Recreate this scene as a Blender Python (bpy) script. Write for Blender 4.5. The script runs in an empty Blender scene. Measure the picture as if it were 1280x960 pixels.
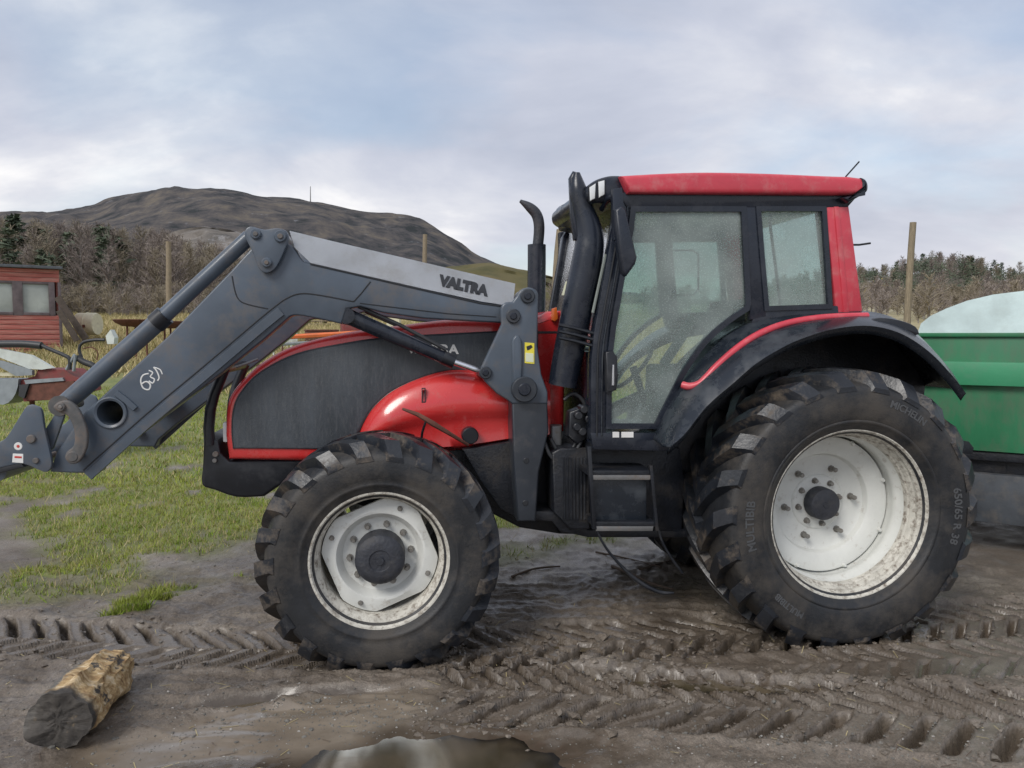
import bpy, bmesh, math, random
import numpy as np
from mathutils import Vector, Matrix
random.seed(7); RNG = np.random.default_rng(11)
SC = bpy.context.scene; COL = SC.collection
R = math.radians

# ------------------------------------------------------------------ camera
FPX, PITCH, EYE = 934.94, 0.065, 1.967          # focal length in px of a 1280 px wide frame, tilt, eye height
cam = bpy.data.cameras.new('camera'); cam_o = bpy.data.objects.new('camera', cam); COL.objects.link(cam_o)
cam.sensor_width = 36; cam.lens = 36 * FPX / 1280; cam.clip_end = 5000; cam.clip_start = 0.05
cam_o.location = (0, 0, EYE); cam_o.rotation_euler = (math.pi / 2 - PITCH, 0, 0); SC.camera = cam_o

# ------------------------------------------------------------------ sky, sun, exposure
SUN_EL, SUN_AZ = R(42), R(215)                   # azimuth clockwise from +Y
CLOUD_OFF, COVER_OFF = (-3.72, -5.55, 0), (-1.01, -6.54, 0)
W = bpy.data.worlds.new('World'); SC.world = W; W.use_nodes = True
nt = W.node_tree; nt.nodes.clear(); N = nt.nodes.new; L = nt.links.new
wo = N('ShaderNodeOutputWorld'); mx = N('ShaderNodeMixShader'); b1 = N('ShaderNodeBackground'); b2 = N('ShaderNodeBackground')
sky = N('ShaderNodeTexSky'); sky.sky_type = 'NISHITA'; sky.sun_disc = False; sky.sun_elevation = SUN_EL; sky.sun_rotation = SUN_AZ
sky.air_density = 1.2; sky.dust_density = 1.0
L(sky.outputs[0], b1.inputs[0]); b1.inputs[1].default_value = 0.095
tc = N('ShaderNodeTexCoord'); sx = N('ShaderNodeSeparateXYZ'); L(tc.outputs['Generated'], sx.inputs[0])
def vmath(op, a, b):
    n = N('ShaderNodeMath'); n.operation = op
    for i, v in enumerate((a, b)):
        if isinstance(v, (int, float)): n.inputs[i].default_value = v
        else: L(v, n.inputs[i])
    return n.outputs[0]
den = vmath('ADD', vmath('MAXIMUM', sx.outputs[2], 0.0), 0.34)     # flat cloud deck seen in perspective
cx = N('ShaderNodeCombineXYZ'); L(vmath('DIVIDE', sx.outputs[0], den), cx.inputs[0]); L(vmath('DIVIDE', sx.outputs[1], den), cx.inputs[1])
def wnoise(scale, detail, off, rough=.55, dist=.3):
    m = N('ShaderNodeMapping'); m.inputs[1].default_value = off; m.inputs[3].default_value = (1.0, 1.35, 1); L(cx.outputs[0], m.inputs[0])
    n = N('ShaderNodeTexNoise'); n.inputs['Scale'].default_value = scale; n.inputs['Detail'].default_value = detail
    n.inputs['Roughness'].default_value = rough; n.inputs['Distortion'].default_value = dist; L(m.outputs[0], n.inputs[0]); return n.outputs[0]
def wramp(src, stops):
    r = N('ShaderNodeValToRGB'); L(src, r.inputs[0]); e = r.color_ramp.elements
    while len(e) < len(stops): e.new(.5)
    for i, (p, c) in enumerate(stops): e[i].position = p; e[i].color = (*c, 1)
    return r.outputs[0]
ccol = wramp(wnoise(1.25, 9, CLOUD_OFF, .55, .22), [(.34, (.315, .345, .425)), (.46, (.395, .42, .495)), (.56, (.50, .515, .565)), (.67, (.73, .72, .715))])
hz = N('ShaderNodeMix'); hz.data_type = 'RGBA'; L(vmath('MULTIPLY', vmath('POWER', vmath('SUBTRACT', 1.0, vmath('MAXIMUM', sx.outputs[2], 0.0)), 9.0), .6), hz.inputs[0])
L(ccol, hz.inputs[6]); hz.inputs[7].default_value = (.65, .62, .605, 1); L(hz.outputs[2], b2.inputs[0]); b2.inputs[1].default_value = 1.0
cov = wramp(wnoise(.9, 6, COVER_OFF, .5, .4), [(.40, (.50,) * 3), (.53, (1, 1, 1))])
L(cov, mx.inputs[0]); L(b1.outputs[0], mx.inputs[1]); L(b2.outputs[0], mx.inputs[2]); L(mx.outputs[0], wo.inputs[0])
sl = bpy.data.lights.new('sun', 'SUN'); sl.energy = 1.5; sl.angle = R(24); sl.color = (1, .96, .9)
so = bpy.data.objects.new('sun', sl); COL.objects.link(so)
sd = Vector((math.sin(SUN_AZ) * math.cos(SUN_EL), math.cos(SUN_AZ) * math.cos(SUN_EL), math.sin(SUN_EL)))
so.rotation_euler = sd.to_track_quat('Z', 'Y').to_euler(); so.location = sd * 50
SC.view_settings.view_transform = 'Standard'; SC.view_settings.look = 'None'; SC.view_settings.exposure = 0.58; SC.view_settings.gamma = 1
SC.view_settings.use_curve_mapping = False

# ------------------------------------------------------------------ projection helpers (pixel of the photograph -> point on a real plane)
YAW = 0.1527; CT, ST = math.cos(YAW), math.sin(YAW)
ROOT = (-0.7711 - ST, 4.2898 + CT)               # tractor: centre line above the front axle
CP, SP = math.cos(PITCH), math.sin(PITCH)
def ray(px, py):
    x = (px - 640) / FPX; v = (480 - py) / FPX
    return x, CP + v * SP, v * CP - SP
def U(px, py, ly):                                # point of the tractor's lengthwise plane y = ly, tractor coordinates
    dx, dy, dz = ray(px, py)
    n = (-dx * ST + dy * CT); o = -(-ROOT[0] * ST + ROOT[1] * CT)
    t = (ly - o) / n
    X, Y = dx * t - ROOT[0], dy * t - ROOT[1]
    return Vector((X * CT + Y * ST, ly, EYE + dz * t))
def WP(px, py, Y):                                # point of the world plane y = Y
    dx, dy, dz = ray(px, py); t = Y / dy
    return Vector((dx * t, Y, EYE + dz * t))
def GP(px, py, z=0.0):                            # point of the level z
    dx, dy, dz = ray(px, py); t = (z - EYE) / dz
    return Vector((dx * t, dy * t, z))

# ------------------------------------------------------------------ materials
MATS = {}
def pmat(name, col, rough=.5, metal=0., var=.12, scale=6., dirt=None, damt=.0, dscale=5., dthr=.5, bump=0., bscale=60., coat=0., rvar=.1, stretch=(1, 1, 1)):
    m = bpy.data.materials.new(name); m.use_nodes = True; t = m.node_tree; n = t.nodes.new; l = t.links.new
    bs = t.nodes['Principled BSDF']
    tc = n('ShaderNodeTexCoord'); mp = n('ShaderNodeMapping'); mp.inputs[3].default_value = stretch; l(tc.outputs['Object'], mp.inputs[0])
    nz = n('ShaderNodeTexNoise'); nz.inputs['Scale'].default_value = scale; nz.inputs['Detail'].default_value = 7; nz.inputs['Roughness'].default_value = .6
    l(mp.outputs[0], nz.inputs[0])
    rp = n('ShaderNodeValToRGB'); e = rp.color_ramp.elements
    e[0].position = .3; e[1].position = .7
    e[0].color = (*[max(0, c * (1 - var)) for c in col], 1); e[1].color = (*[min(1, c * (1 + var)) for c in col], 1)
    l(nz.outputs[0], rp.inputs[0]); out = rp.outputs[0]
    mr = n('ShaderNodeMapRange'); mr.inputs[3].default_value = max(.02, rough - rvar); mr.inputs[4].default_value = min(1, rough + rvar)
    l(nz.outputs[0], mr.inputs[0]); ro = mr.outputs[0]
    if dirt:
        dn = n('ShaderNodeTexNoise'); dn.inputs['Scale'].default_value = dscale; dn.inputs['Detail'].default_value = 10; dn.inputs['Roughness'].default_value = .72
        l(mp.outputs[0], dn.inputs[0])
        dr = n('ShaderNodeValToRGB'); d = dr.color_ramp.elements
        d[0].position = dthr; d[0].color = (0, 0, 0, 1); d[1].position = min(1, dthr + .2); d[1].color = (damt, damt, damt, 1); l(dn.outputs[0], dr.inputs[0])
        mi = n('ShaderNodeMix'); mi.data_type = 'RGBA'; l(dr.outputs[0], mi.inputs[0]); l(out, mi.inputs[6]); mi.inputs[7].default_value = (*dirt, 1); out = mi.outputs[2]
        m2 = n('ShaderNodeMix'); l(dr.outputs[0], m2.inputs[0]); l(ro, m2.inputs[2]); m2.inputs[3].default_value = .9; ro = m2.outputs[0]
    l(out, bs.inputs['Base Color']); l(ro, bs.inputs['Roughness']); bs.inputs['Metallic'].default_value = metal
    if coat: bs.inputs['Coat Weight'].default_value = coat; bs.inputs['Coat Roughness'].default_value = .10
    if bump:
        bn = n('ShaderNodeTexNoise'); bn.inputs['Scale'].default_value = bscale; bn.inputs['Detail'].default_value = 5; l(mp.outputs[0], bn.inputs[0])
        bp = n('ShaderNodeBump'); bp.inputs['Strength'].default_value = bump; bp.inputs['Distance'].default_value = .02; l(bn.outputs[0], bp.inputs['Height']); l(bp.outputs[0], bs.inputs['Normal'])
    MATS[name] = m; return m
MUD = (.17, .125, .085)
pmat('red_paint', (.56, .030, .030), .26, var=.10, scale=3, dirt=(.36, .16, .13), damt=.4, dscale=9, dthr=.54, coat=.8)
pmat('red_roof', (.56, .05, .075), .38, var=.12, scale=4, dirt=(.55, .26, .25), damt=.45, dscale=9, dthr=.5, coat=.2)
pmat('grey_panel', (.054, .063, .074), .40, var=.25, scale=4, dirt=(.13, .135, .14), damt=.4, dscale=30, dthr=.48, bump=.3, bscale=160, stretch=(2.6, 1, .5))
pmat('loader_dark', (.030, .036, .046), .36, var=.25, scale=3, dirt=(.10, .088, .078), damt=.5, dscale=6, dthr=.52, coat=.15)
pmat('loader_paint', (.072, .092, .120), .34, var=.22, scale=2.4, dirt=(.135, .115, .10), damt=.6, dscale=6, dthr=.50, coat=.15)
pmat('loader_worn', (.105, .105, .105), .55, var=.3, scale=9, dirt=(.17, .12, .09), damt=.8, dscale=9, dthr=.45)
pmat('loader_skylit', (.56, .585, .62), .4, var=.10, scale=4, dirt=(.36, .34, .31), damt=.4, dscale=6, dthr=.5, coat=.2)  # boom grey lightened: sky brightness of the tilted upper face put into the colour
pmat('black_plastic', (.011, .013, .018), .34, var=.3, scale=5, dirt=(.09, .09, .09), damt=.35, dscale=5, dthr=.5)
pmat('black_trim', (.012, .016, .026), .26, var=.3, scale=4, dirt=(.075, .08, .09), damt=.35, dscale=7, dthr=.5)
pmat('fender_plastic', (.015, .020, .028), .24, var=.25, scale=4, dirt=(.10, .11, .12), damt=.45, dscale=4, dthr=.48)
pmat('chassis', (.010, .012, .017), .45, var=.4, scale=7, dirt=(.055, .047, .04), damt=.6, dscale=5, dthr=.5, bump=.2)
pmat('rubber', (.017, .0185, .0215), .46, var=.3, scale=7, dirt=(.085, .073, .060), damt=.6, dscale=3.2, dthr=.44, bump=.12, bscale=90)
pmat('tread_rubber', (.017, .020, .026), .34, var=.3, scale=7, dirt=(.17, .135, .10), damt=.85, dscale=6.5, dthr=.50, bump=.12, bscale=40)
pmat('tyre_letter', (.075, .078, .083), .6)
pmat('rim_white', (.66, .67, .64), .42, var=.08, scale=5, dirt=(.24, .18, .12), damt=.7, dscale=13, dthr=.57)
pmat('rim_edge', (.56, .54, .48), .6, var=.2, scale=9, dirt=(.10, .065, .042), damt=.95, dscale=24, dthr=.48, bump=.3)
pmat('hub_black', (.03, .033, .042), .55, var=.3, scale=14, dirt=(.08, .075, .07), damt=.6, dscale=10, dthr=.5, bump=.25)
pmat('bolt_steel', (.28, .27, .25), .5, metal=.6, dirt=(.12, .07, .04), damt=.7, dscale=25)
pmat('chrome', (.75, .76, .78), .18, metal=1)
pmat('steel', (.22, .22, .22), .5, metal=.5, var=.3, dirt=(.16, .10, .06), damt=.7, dscale=12)
pmat('lamp_lens', (.72, .74, .74), .15, coat=.8)
pmat('amber', (.62, .13, .02), .25, coat=.5)
pmat('white_vinyl', (.72, .72, .70), .5)
pmat('yellow_vinyl', (.72, .62, .06), .5)
pmat('dark_vinyl', (.02, .022, .026), .45)
pmat('red_vinyl', (.5, .05, .04), .5)
pmat('seat_cloth', (.075, .085, .08), .9)
pmat('cab_grey', (.20, .225, .21), .7)
pmat('pale_card', (.62, .66, .5), .7)
pmat('green_paint', (.03, .185, .085), .42, var=.2, scale=2, dirt=(.10, .125, .085), damt=.65, dscale=5, dthr=.48, coat=.2, stretch=(1, 1, .4))
pmat('green_light', (.05, .28, .14), .42, var=.1, scale=2, dirt=(.14, .24, .17), damt=.4, dscale=3, dthr=.5)
pmat('tarp', (.62, .76, .76), .42, var=.14, scale=3.5, dirt=(.42, .50, .48), damt=.4, dscale=4, bump=.35, bscale=4)
pmat('trailer_chassis', (.058, .066, .077), .55, var=.3, dirt=(.15, .13, .11), damt=.6)
pmat('shed_red', (.42, .12, .10), .85, var=.25, scale=4, dirt=(.52, .33, .27), damt=.75, dscale=5, dthr=.46, stretch=(.25, .25, 5))
pmat('shed_trim', (.13, .105, .11), .8, var=.3)
pmat('shed_roof', (.10, .11, .125), .7, var=.3)
pmat('old_wood', (.24, .195, .135), .85, var=.35, scale=9, stretch=(6, 6, .5), bump=.4, bscale=40)
pmat('dark_wood', (.085, .068, .058), .9, var=.35, scale=9)
pmat('cream', (.62, .585, .42), .7, var=.12, dirt=(.3, .25, .17), damt=.5)
pmat('rust', (.13, .052, .036), .85, var=.35, scale=12)
pmat('implement_red', (.23, .038, .036), .6, var=.25, dirt=(.11, .07, .06), damt=.7, dscale=6, dthr=.42)
pmat('implement_white', (.56, .60, .56), .5, var=.12, dirt=(.3, .3, .27), damt=.5, dscale=5)
pmat('galvanised', (.27, .30, .32), .45, metal=.4, var=.2)
pmat('hose', (.028, .03, .034), .5)
pmat('orange', (.62, .14, .04), .55, var=.15, dirt=(.3, .15, .1), damt=.4)
pmat('twig', (.115, .083, .062), .9)

def glass_mat():
    m = bpy.data.materials.new('wet_glass'); m.use_nodes = True; t = m.node_tree; t.nodes.clear(); n = t.nodes.new; l = t.links.new
    o = n('ShaderNodeOutputMaterial'); tr = n('ShaderNodeBsdfTransparent'); tr.inputs[0].default_value = (.84, .95, .91, 1)
    gl = n('ShaderNodeBsdfGlossy'); gl.inputs[1].default_value = .03; df = n('ShaderNodeBsdfDiffuse'); df.inputs[0].default_value = (.68, .77, .75, 1)
    tl = n('ShaderNodeBsdfTranslucent'); tl.inputs[0].default_value = (.84, .92, .88, 1)
    dm = n('ShaderNodeMixShader'); dm.inputs[0].default_value = .5; l(df.outputs[0], dm.inputs[1]); l(tl.outputs[0], dm.inputs[2])
    tc = n('ShaderNodeTexCoord')
    nz = n('ShaderNodeTexNoise'); nz.inputs['Scale'].default_value = 3.2; nz.inputs['Detail'].default_value = 6; l(tc.outputs['Object'], nz.inputs[0])
    vo = n('ShaderNodeTexVoronoi'); vo.inputs['Scale'].default_value = 88; l(tc.outputs['Object'], vo.inputs[0])
    mr = n('ShaderNodeMapRange'); mr.inputs[1].default_value = .35; mr.inputs[2].default_value = .7; mr.inputs[3].default_value = .20; mr.inputs[4].default_value = .48; l(nz.outputs[0], mr.inputs[0])
    dr = n('ShaderNodeMapRange'); dr.inputs[1].default_value = .18; dr.inputs[2].default_value = .34; dr.inputs[3].default_value = .26; dr.inputs[4].default_value = 0; l(vo.outputs[0], dr.inputs[0])
    ad = n('ShaderNodeMath'); l(mr.outputs[0], ad.inputs[0]); l(dr.outputs[0], ad.inputs[1])
    m1 = n('ShaderNodeMixShader'); l(ad.outputs[0], m1.inputs[0]); l(tr.outputs[0], m1.inputs[1]); l(dm.outputs[0], m1.inputs[2])
    bp = n('ShaderNodeBump'); bp.inputs['Strength'].default_value = .25; bp.inputs['Distance'].default_value = .004; l(vo.outputs[0], bp.inputs['Height']); l(bp.outputs[0], gl.inputs['Normal'])
    fr = n('ShaderNodeFresnel'); fr.inputs[0].default_value = 1.62
    m2 = n('ShaderNodeMixShader'); l(fr.outputs[0], m2.inputs[0]); l(m1.outputs[0], m2.inputs[1]); l(gl.outputs[0], m2.inputs[2]); l(m2.outputs[0], o.inputs[0])
    MATS['glass'] = m
glass_mat()

# ------------------------------------------------------------------ mesh helpers
def link(name, me, mat, parent=None):
    o = bpy.data.objects.new(name, me); COL.objects.link(o)
    if mat is not None and not me.materials: me.materials.append(MATS[mat] if isinstance(mat, str) else mat)
    if parent is not None: o.parent = parent
    return o
def build(name, V, F, mat, parent=None, smooth=35):
    me = bpy.data.meshes.new(name); me.from_pydata([tuple(v) for v in V], [], F); me.update()
    bm = bmesh.new(); bm.from_mesh(me); bmesh.ops.recalc_face_normals(bm, faces=bm.faces); bm.to_mesh(me); bm.free()
    if smooth:
        me.shade_smooth(); me.set_sharp_from_angle(angle=R(smooth))
    return link(name, me, mat, parent)
def empty(name, loc=(0, 0, 0), rz=0):
    o = bpy.data.objects.new(name, None); COL.objects.link(o); o.location = loc; o.rotation_euler = (0, 0, rz); o.empty_display_size = .2; return o
def tag(o, label, cat, group=None):
    o['label'] = label; o['category'] = cat
    if group: o['group'] = group
    return o
def cr(pts, n=6, closed=False):                   # Catmull-Rom through points
    P = [Vector(p) for p in pts]; out = []; m = len(P)
    for i in range(m if closed else m - 1):
        if closed: p0, p1, p2, p3 = P[i - 1], P[i], P[(i + 1) % m], P[(i + 2) % m]
        else: p0, p1, p2, p3 = P[max(i - 1, 0)], P[i], P[i + 1], P[min(i + 2, m - 1)]
        for k in range(n):
            t = k / n
            out.append(.5 * ((2 * p1) + (p2 - p0) * t + (2 * p0 - 5 * p1 + 4 * p2 - p3) * t * t + (3 * p1 - p0 - 3 * p2 + p3) * t ** 3))
    if not closed: out.append(P[-1])
    return [tuple(v) for v in out]
def area2(p): return sum(p[i][0] * p[(i + 1) % len(p)][1] - p[(i + 1) % len(p)][0] * p[i][1] for i in range(len(p))) / 2
def inset(poly, d):                               # 2-D polygon moved inward by d
    s = 1 if area2(poly) > 0 else -1; out = []; n = len(poly)
    for i in range(n):
        a, b, c = Vector(poly[i - 1]), Vector(poly[i]), Vector(poly[(i + 1) % n])
        e1, e2 = (b - a), (c - b)
        if e1.length < 1e-9 or e2.length < 1e-9: out.append(tuple(b)); continue
        e1.normalize(); e2.normalize()
        n1 = Vector((-e1.y, e1.x)) * s; n2 = Vector((-e2.y, e2.x)) * s; m = n1 + n2
        if m.length < 1e-6: m = n1.copy()
        m.normalize(); k = 1 / max(.45, m.dot(n1)); out.append(tuple(b + m * d * k))
    return out
def xz(pts, ly):                                  # pixel outline -> (x, z) on the tractor plane y = ly
    return [(U(p[0], p[1], ly).x, U(p[0], p[1], ly).z) for p in pts]
def solid(name, poly, yn, yf, mat, parent, r=.006, seg=2, smooth=35):     # (x,z) outline, rounded rims, from yn (near) to yf
    n = len(poly); V = []; F = []; rings = []
    prof = [(r * (1 - math.sin(a)), yn + r * (1 - math.cos(a))) for a in [math.pi / 2 * k / seg for k in range(seg + 1)]] if r > 0 else [(0, yn)]
    prof2 = [(i, yf - (y - yn)) for i, y in reversed(prof)]
    for i, y in prof + prof2:
        q = inset(poly, i) if i > 1e-7 else poly
        rings.append(len(V)); V += [(p[0], y, p[1]) for p in q]
    for a, b in zip(rings, rings[1:]):
        for k in range(n): F.append((a + k, a + (k + 1) % n, b + (k + 1) % n, b + k))
    F.append(tuple(range(rings[0], rings[0] + n))); F.append(tuple(range(rings[-1], rings[-1] + n)))
    return build(name, V, F, mat, parent, smooth)
def ext(name, pts, yn, yf, mat, parent, r=.005, seg=2): return solid(name, xz(pts, yn), yn, yf, mat, parent, r, seg)
def ring(name, poly, w, yn, yf, mat, parent):     # frame around an (x,z) outline
    q = inset(poly, w); n = len(poly); V = [(p[0], yn, p[1]) for p in poly] + [(p[0], yn, p[1]) for p in q] + [(p[0], yf, p[1]) for p in poly] + [(p[0], yf, p[1]) for p in q]; F = []
    for k in range(n):
        j = (k + 1) % n
        F += [(k, j, n + j, n + k), (2 * n + k, 2 * n + j, 3 * n + j, 3 * n + k), (k, j, 2 * n + j, 2 * n + k), (n + k, n + j, 3 * n + j, 3 * n + k)]
    return build(name, V, F, mat, parent)
def tube(name, pts, rad, mat, parent, seg=10, caps=True):
    P = [Vector(p) for p in pts]; n = len(P); rad = [rad] * n if isinstance(rad, (int, float)) else rad; V = []; F = []
    up = None
    for i in range(n):
        t = (P[min(i + 1, n - 1)] - P[max(i - 1, 0)]).normalized()
        if up is None: up = t.orthogonal().normalized()
        up = (up - t * up.dot(t)).normalized(); w = t.cross(up)
        for k in range(seg):
            a = 2 * math.pi * k / seg; V.append(P[i] + (up * math.cos(a) + w * math.sin(a)) * rad[i])
    for i in range(n - 1):
        for k in range(seg): F.append((i * seg + k, i * seg + (k + 1) % seg, (i + 1) * seg + (k + 1) % seg, (i + 1) * seg + k))
    if caps: F.append(tuple(range(seg))); F.append(tuple(range((n - 1) * seg, n * seg)))
    return build(name, V, F, mat, parent, 50)
def ptube(name, pts, rad, mat, parent, seg=10, smooth_n=0):     # pts: (px, py, ly)
    q = [U(*p) for p in pts]
    if smooth_n:
        k = len(q); rr = rad if not isinstance(rad, (int, float)) else [rad] * k
        z = cr([(*v, r_, 0) [:4] for v, r_ in zip(q, rr)], smooth_n); q = [Vector(v[:3]) for v in z]; rad = [v[3] for v in z]
    return tube(name, q, rad, mat, parent, seg)
def box(name, a, b, mat, parent, bev=.004):
    me = bpy.data.meshes.new(name); bm = bmesh.new(); bmesh.ops.create_cube(bm, size=1)
    a, b = Vector(a), Vector(b)
    for v in bm.verts: v.co = Vector([(a[i] + b[i]) / 2 + v.co[i] * abs(b[i] - a[i]) for i in range(3)])
    if bev: bmesh.ops.bevel(bm, geom=bm.edges[:], offset=bev, segments=2, affect='EDGES', profile=.6)
    bm.to_mesh(me); bm.free(); me.shade_smooth(); me.set_sharp_from_angle(angle=R(40)); return link(name, me, mat, parent)
def lathe(name, prof, cx, cz, mat, parent, seg=64, smooth=32, rfun=None):    # prof (radius, y); axis along y
    V = []; F = []
    for r, y in prof:
        for k in range(seg):
            a = 2 * math.pi * k / seg; rr = r * (rfun(a, r) if rfun else 1); V.append((cx + rr * math.cos(a), y, cz + rr * math.sin(a)))
    for i in range(len(prof) - 1):
        for k in range(seg): F.append((i * seg + k, i * seg + (k + 1) % seg, (i + 1) * seg + (k + 1) % seg, (i + 1) * seg + k))
    if prof[0][0] > 1e-4 and prof[0][0] < .25 * max(p[0] for p in prof): F.append(tuple(range(seg)))
    return build(name, V, F, mat, parent, smooth)
def disc(name, cx, cz, r, yn, yf, mat, parent, seg=20, r2=None):
    b = min(.006, r * .2); return lathe(name, [(1e-5, yn), (r - b, yn), (r, yn + b), (r2 or r, yf - b), ((r2 or r) - b, yf), (1e-5, yf)], cx, cz, mat, parent, seg)
def pdisc(name, px, py, rpx, yn, yf, mat, parent, seg=20):
    c = U(px, py, yn); e = U(px + rpx, py, yn); return disc(name, c.x, c.z, abs(e.x - c.x), yn, yf, mat, parent, seg)
def mirrored(o, parent=None):                     # the same part on the tractor's other side
    me = o.data.copy()
    for v in me.vertices: v.co.y = -v.co.y
    me.flip_normals(); c = bpy.data.objects.new(o.name.split('.')[0], me); COL.objects.link(c); c.parent = parent or o.parent
    for ch in o.children: mirrored(ch, c)
    return c
def text_geo(s, size, depth=.003, bold=.0):
    cu = bpy.data.curves.new('t', 'FONT'); cu.body = s; cu.size = size; cu.extrude = depth; cu.align_x = 'CENTER'; cu.align_y = 'CENTER'; cu.offset = bold; cu.resolution_u = 3
    o = bpy.data.objects.new('t', cu); COL.objects.link(o); dg = bpy.context.evaluated_depsgraph_get(); me = bpy.data.meshes.new_from_object(o.evaluated_get(dg))
    V = [v.co.copy() for v in me.vertices]; F = [tuple(p.vertices) for p in me.polygons]
    bpy.data.objects.remove(o); bpy.data.curves.remove(cu); bpy.data.meshes.remove(me); return V, F
def text_on(name, s, o, u, v, size, mat, parent, depth=.002, bold=0, sx=1):
    V, F = text_geo(s, size, depth, bold); u = Vector(u).normalized(); v = Vector(v); v = (v - u * v.dot(u)).normalized(); w = u.cross(v); o = Vector(o)
    return build(name, [o + u * p.x * sx + v * p.y + w * p.z for p in V], F, mat, parent, 0)

# numpy value noise
def _h(i, j, s): 
    n = (i * 374761393 + j * 668265263 + s * 982451653) & 0xFFFFFFFF
    n = ((n ^ (n >> 13)) * 1274126177) & 0xFFFFFFFF
    return ((n ^ (n >> 16)) & 0xFFFF) / 65535.
def vnoise(x, y, s=0):
    x = np.asarray(x, float); y = np.asarray(y, float)
    i = np.floor(x).astype(np.int64); j = np.floor(y).astype(np.int64); u = x - i; v = y - j; u = u * u * (3 - 2 * u); v = v * v * (3 - 2 * v)
    return (_h(i, j, s) * (1 - u) + _h(i + 1, j, s) * u) * (1 - v) + (_h(i, j + 1, s) * (1 - u) + _h(i + 1, j + 1, s) * u) * v
def fbm(x, y, o=5, s=0, g=.5):
    t = 0; a = 1; n = 0
    for k in range(o): t = t + a * vnoise(x * 2 ** k, y * 2 ** k, s + k * 17); n += a; a *= g
    return t / n
def sstep(a, b, x): t = np.clip((x - a) / (b - a), 0, 1); return t * t * (3 - 2 * t)
# ================================================================== GROUND
def terrain(X, Y):
    z = np.interp(Y, [-100, 7.5, 10, 13, 17, 25, 40, 60, 100, 200, 400, 1500], [0, 0, .08, .27, .62, 1.45, 2.5, 3.5, 6, 10, 14, 20])
    k = sstep(9, 30, Y)
    return z + k * (fbm(X * .11, Y * .11, 3, 5) - .5) * .9 * sstep(8, 40, Y)
def wloc(px, py): p = GP(px, py); return (p.x, p.y)
def tl(lx, ly): return (ROOT[0] + lx * CT - ly * ST, ROOT[1] + lx * ST + ly * CT)
TRACKS = [  # centre line (world), half width, lug period, depth
    ([tl(-9, 1.4), tl(-5, .45), tl(-2.6, -.08), tl(-1.2, -.48), tl(0.3, -.74), tl(1.2, -.78), tl(3, -.82), tl(5.5, -.9), tl(9, -1.3)], .29, .205, 1.0),
    ([tl(.35, -1.02), tl(1.4, -1.12), tl(2.6, -1.32), tl(4.2, -1.42), tl(7, -1.7)], .27, .19, .25),
    ([tl(.25, -1.24), tl(.9, -1.40), tl(2.1, -1.77), tl(3.0, -2.02), tl(4.5, -2.5), tl(7, -3.4)], .35, .235, 1.3),
]
PUD = [  # centre px, radii (m), turn, depth
    ((530, 950), (.66, .28), .06, .034), ((905, 853), (.42, .06), -.07, .03),
    ((315, 873), (.20, .04), .30, .05), ((695, 802), (.06, .02), -.2, .05), ((728, 803), (.04, .016), -.2, .05), ((430, 862), (.16, .02), .1, .02),
]
SILT = ((350, 905), (.95, .24), .36)
WATER = -.040
def ell(X, Y, c, r, a):
    cx, cy = wloc(*c); dx, dy = X - cx, Y - cy; u = dx * math.cos(a) + dy * math.sin(a); v = -dx * math.sin(a) + dy * math.cos(a)
    return np.sqrt((u / r[0]) ** 2 + (v / r[1]) ** 2)
def track_h(X, Y, pts, hw, per, dep, seed):
    best = np.full(X.shape, 1e9); S = np.zeros(X.shape); T = np.zeros(X.shape); acc = 0
    fine = cr([(*p, 0) for p in pts], 8)
    for a, b in zip(fine, fine[1:]):
        dx, dy = b[0] - a[0], b[1] - a[1]; l = math.hypot(dx, dy); dx /= l; dy /= l
        s = np.clip((X - a[0]) * dx + (Y - a[1]) * dy, 0, l); qx = X - a[0] - s * dx; qy = Y - a[1] - s * dy
        d = np.hypot(qx, qy); side = np.sign(-qx * dy + qy * dx); m = d < best
        best = np.where(m, d, best); S = np.where(m, s + acc, S); T = np.where(m, d * side, T); acc += l
    wob = (vnoise(X * 2.2, Y * 2.2, seed) - .5) * .11 + (vnoise(X * 9, Y * 9, seed + 3) - .5) * .035
    at = np.abs(T); side = (T > 0) * .5
    ph = (S + at * .95 + wob) / per + side; fr = np.abs(ph - np.floor(ph) - .5)
    inside = sstep(hw + .015, hw - .02, at + wob * .3)
    fade = sstep(.32, .60, .6 * vnoise(X * 1.3, Y * 1.3, seed + 9) + .4 * vnoise(X * 4.1, Y * 4.1, seed + 10) + .12)
    g = sstep(.235, .115, fr + (vnoise(X * 23, Y * 23, seed + 5) - .5) * .08) * inside * (.35 + .65 * fade) * sstep(.0, .03, at)
    g2 = sstep(.30, .24, fr) - sstep(.24, .18, fr)
    rim = np.exp(-((at - hw - .045) / .035) ** 2)
    ends = sstep(0, .15, S) * sstep(acc, acc - .15, S)
    return ends * dep * (-.092 * g + .018 * g2 * inside * fade - .008 * inside + .013 * rim * (.2 + fade) * (.4 + 1.2 * vnoise(X * 7, Y * 7, seed + 11))), ends * inside, ends * g
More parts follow.
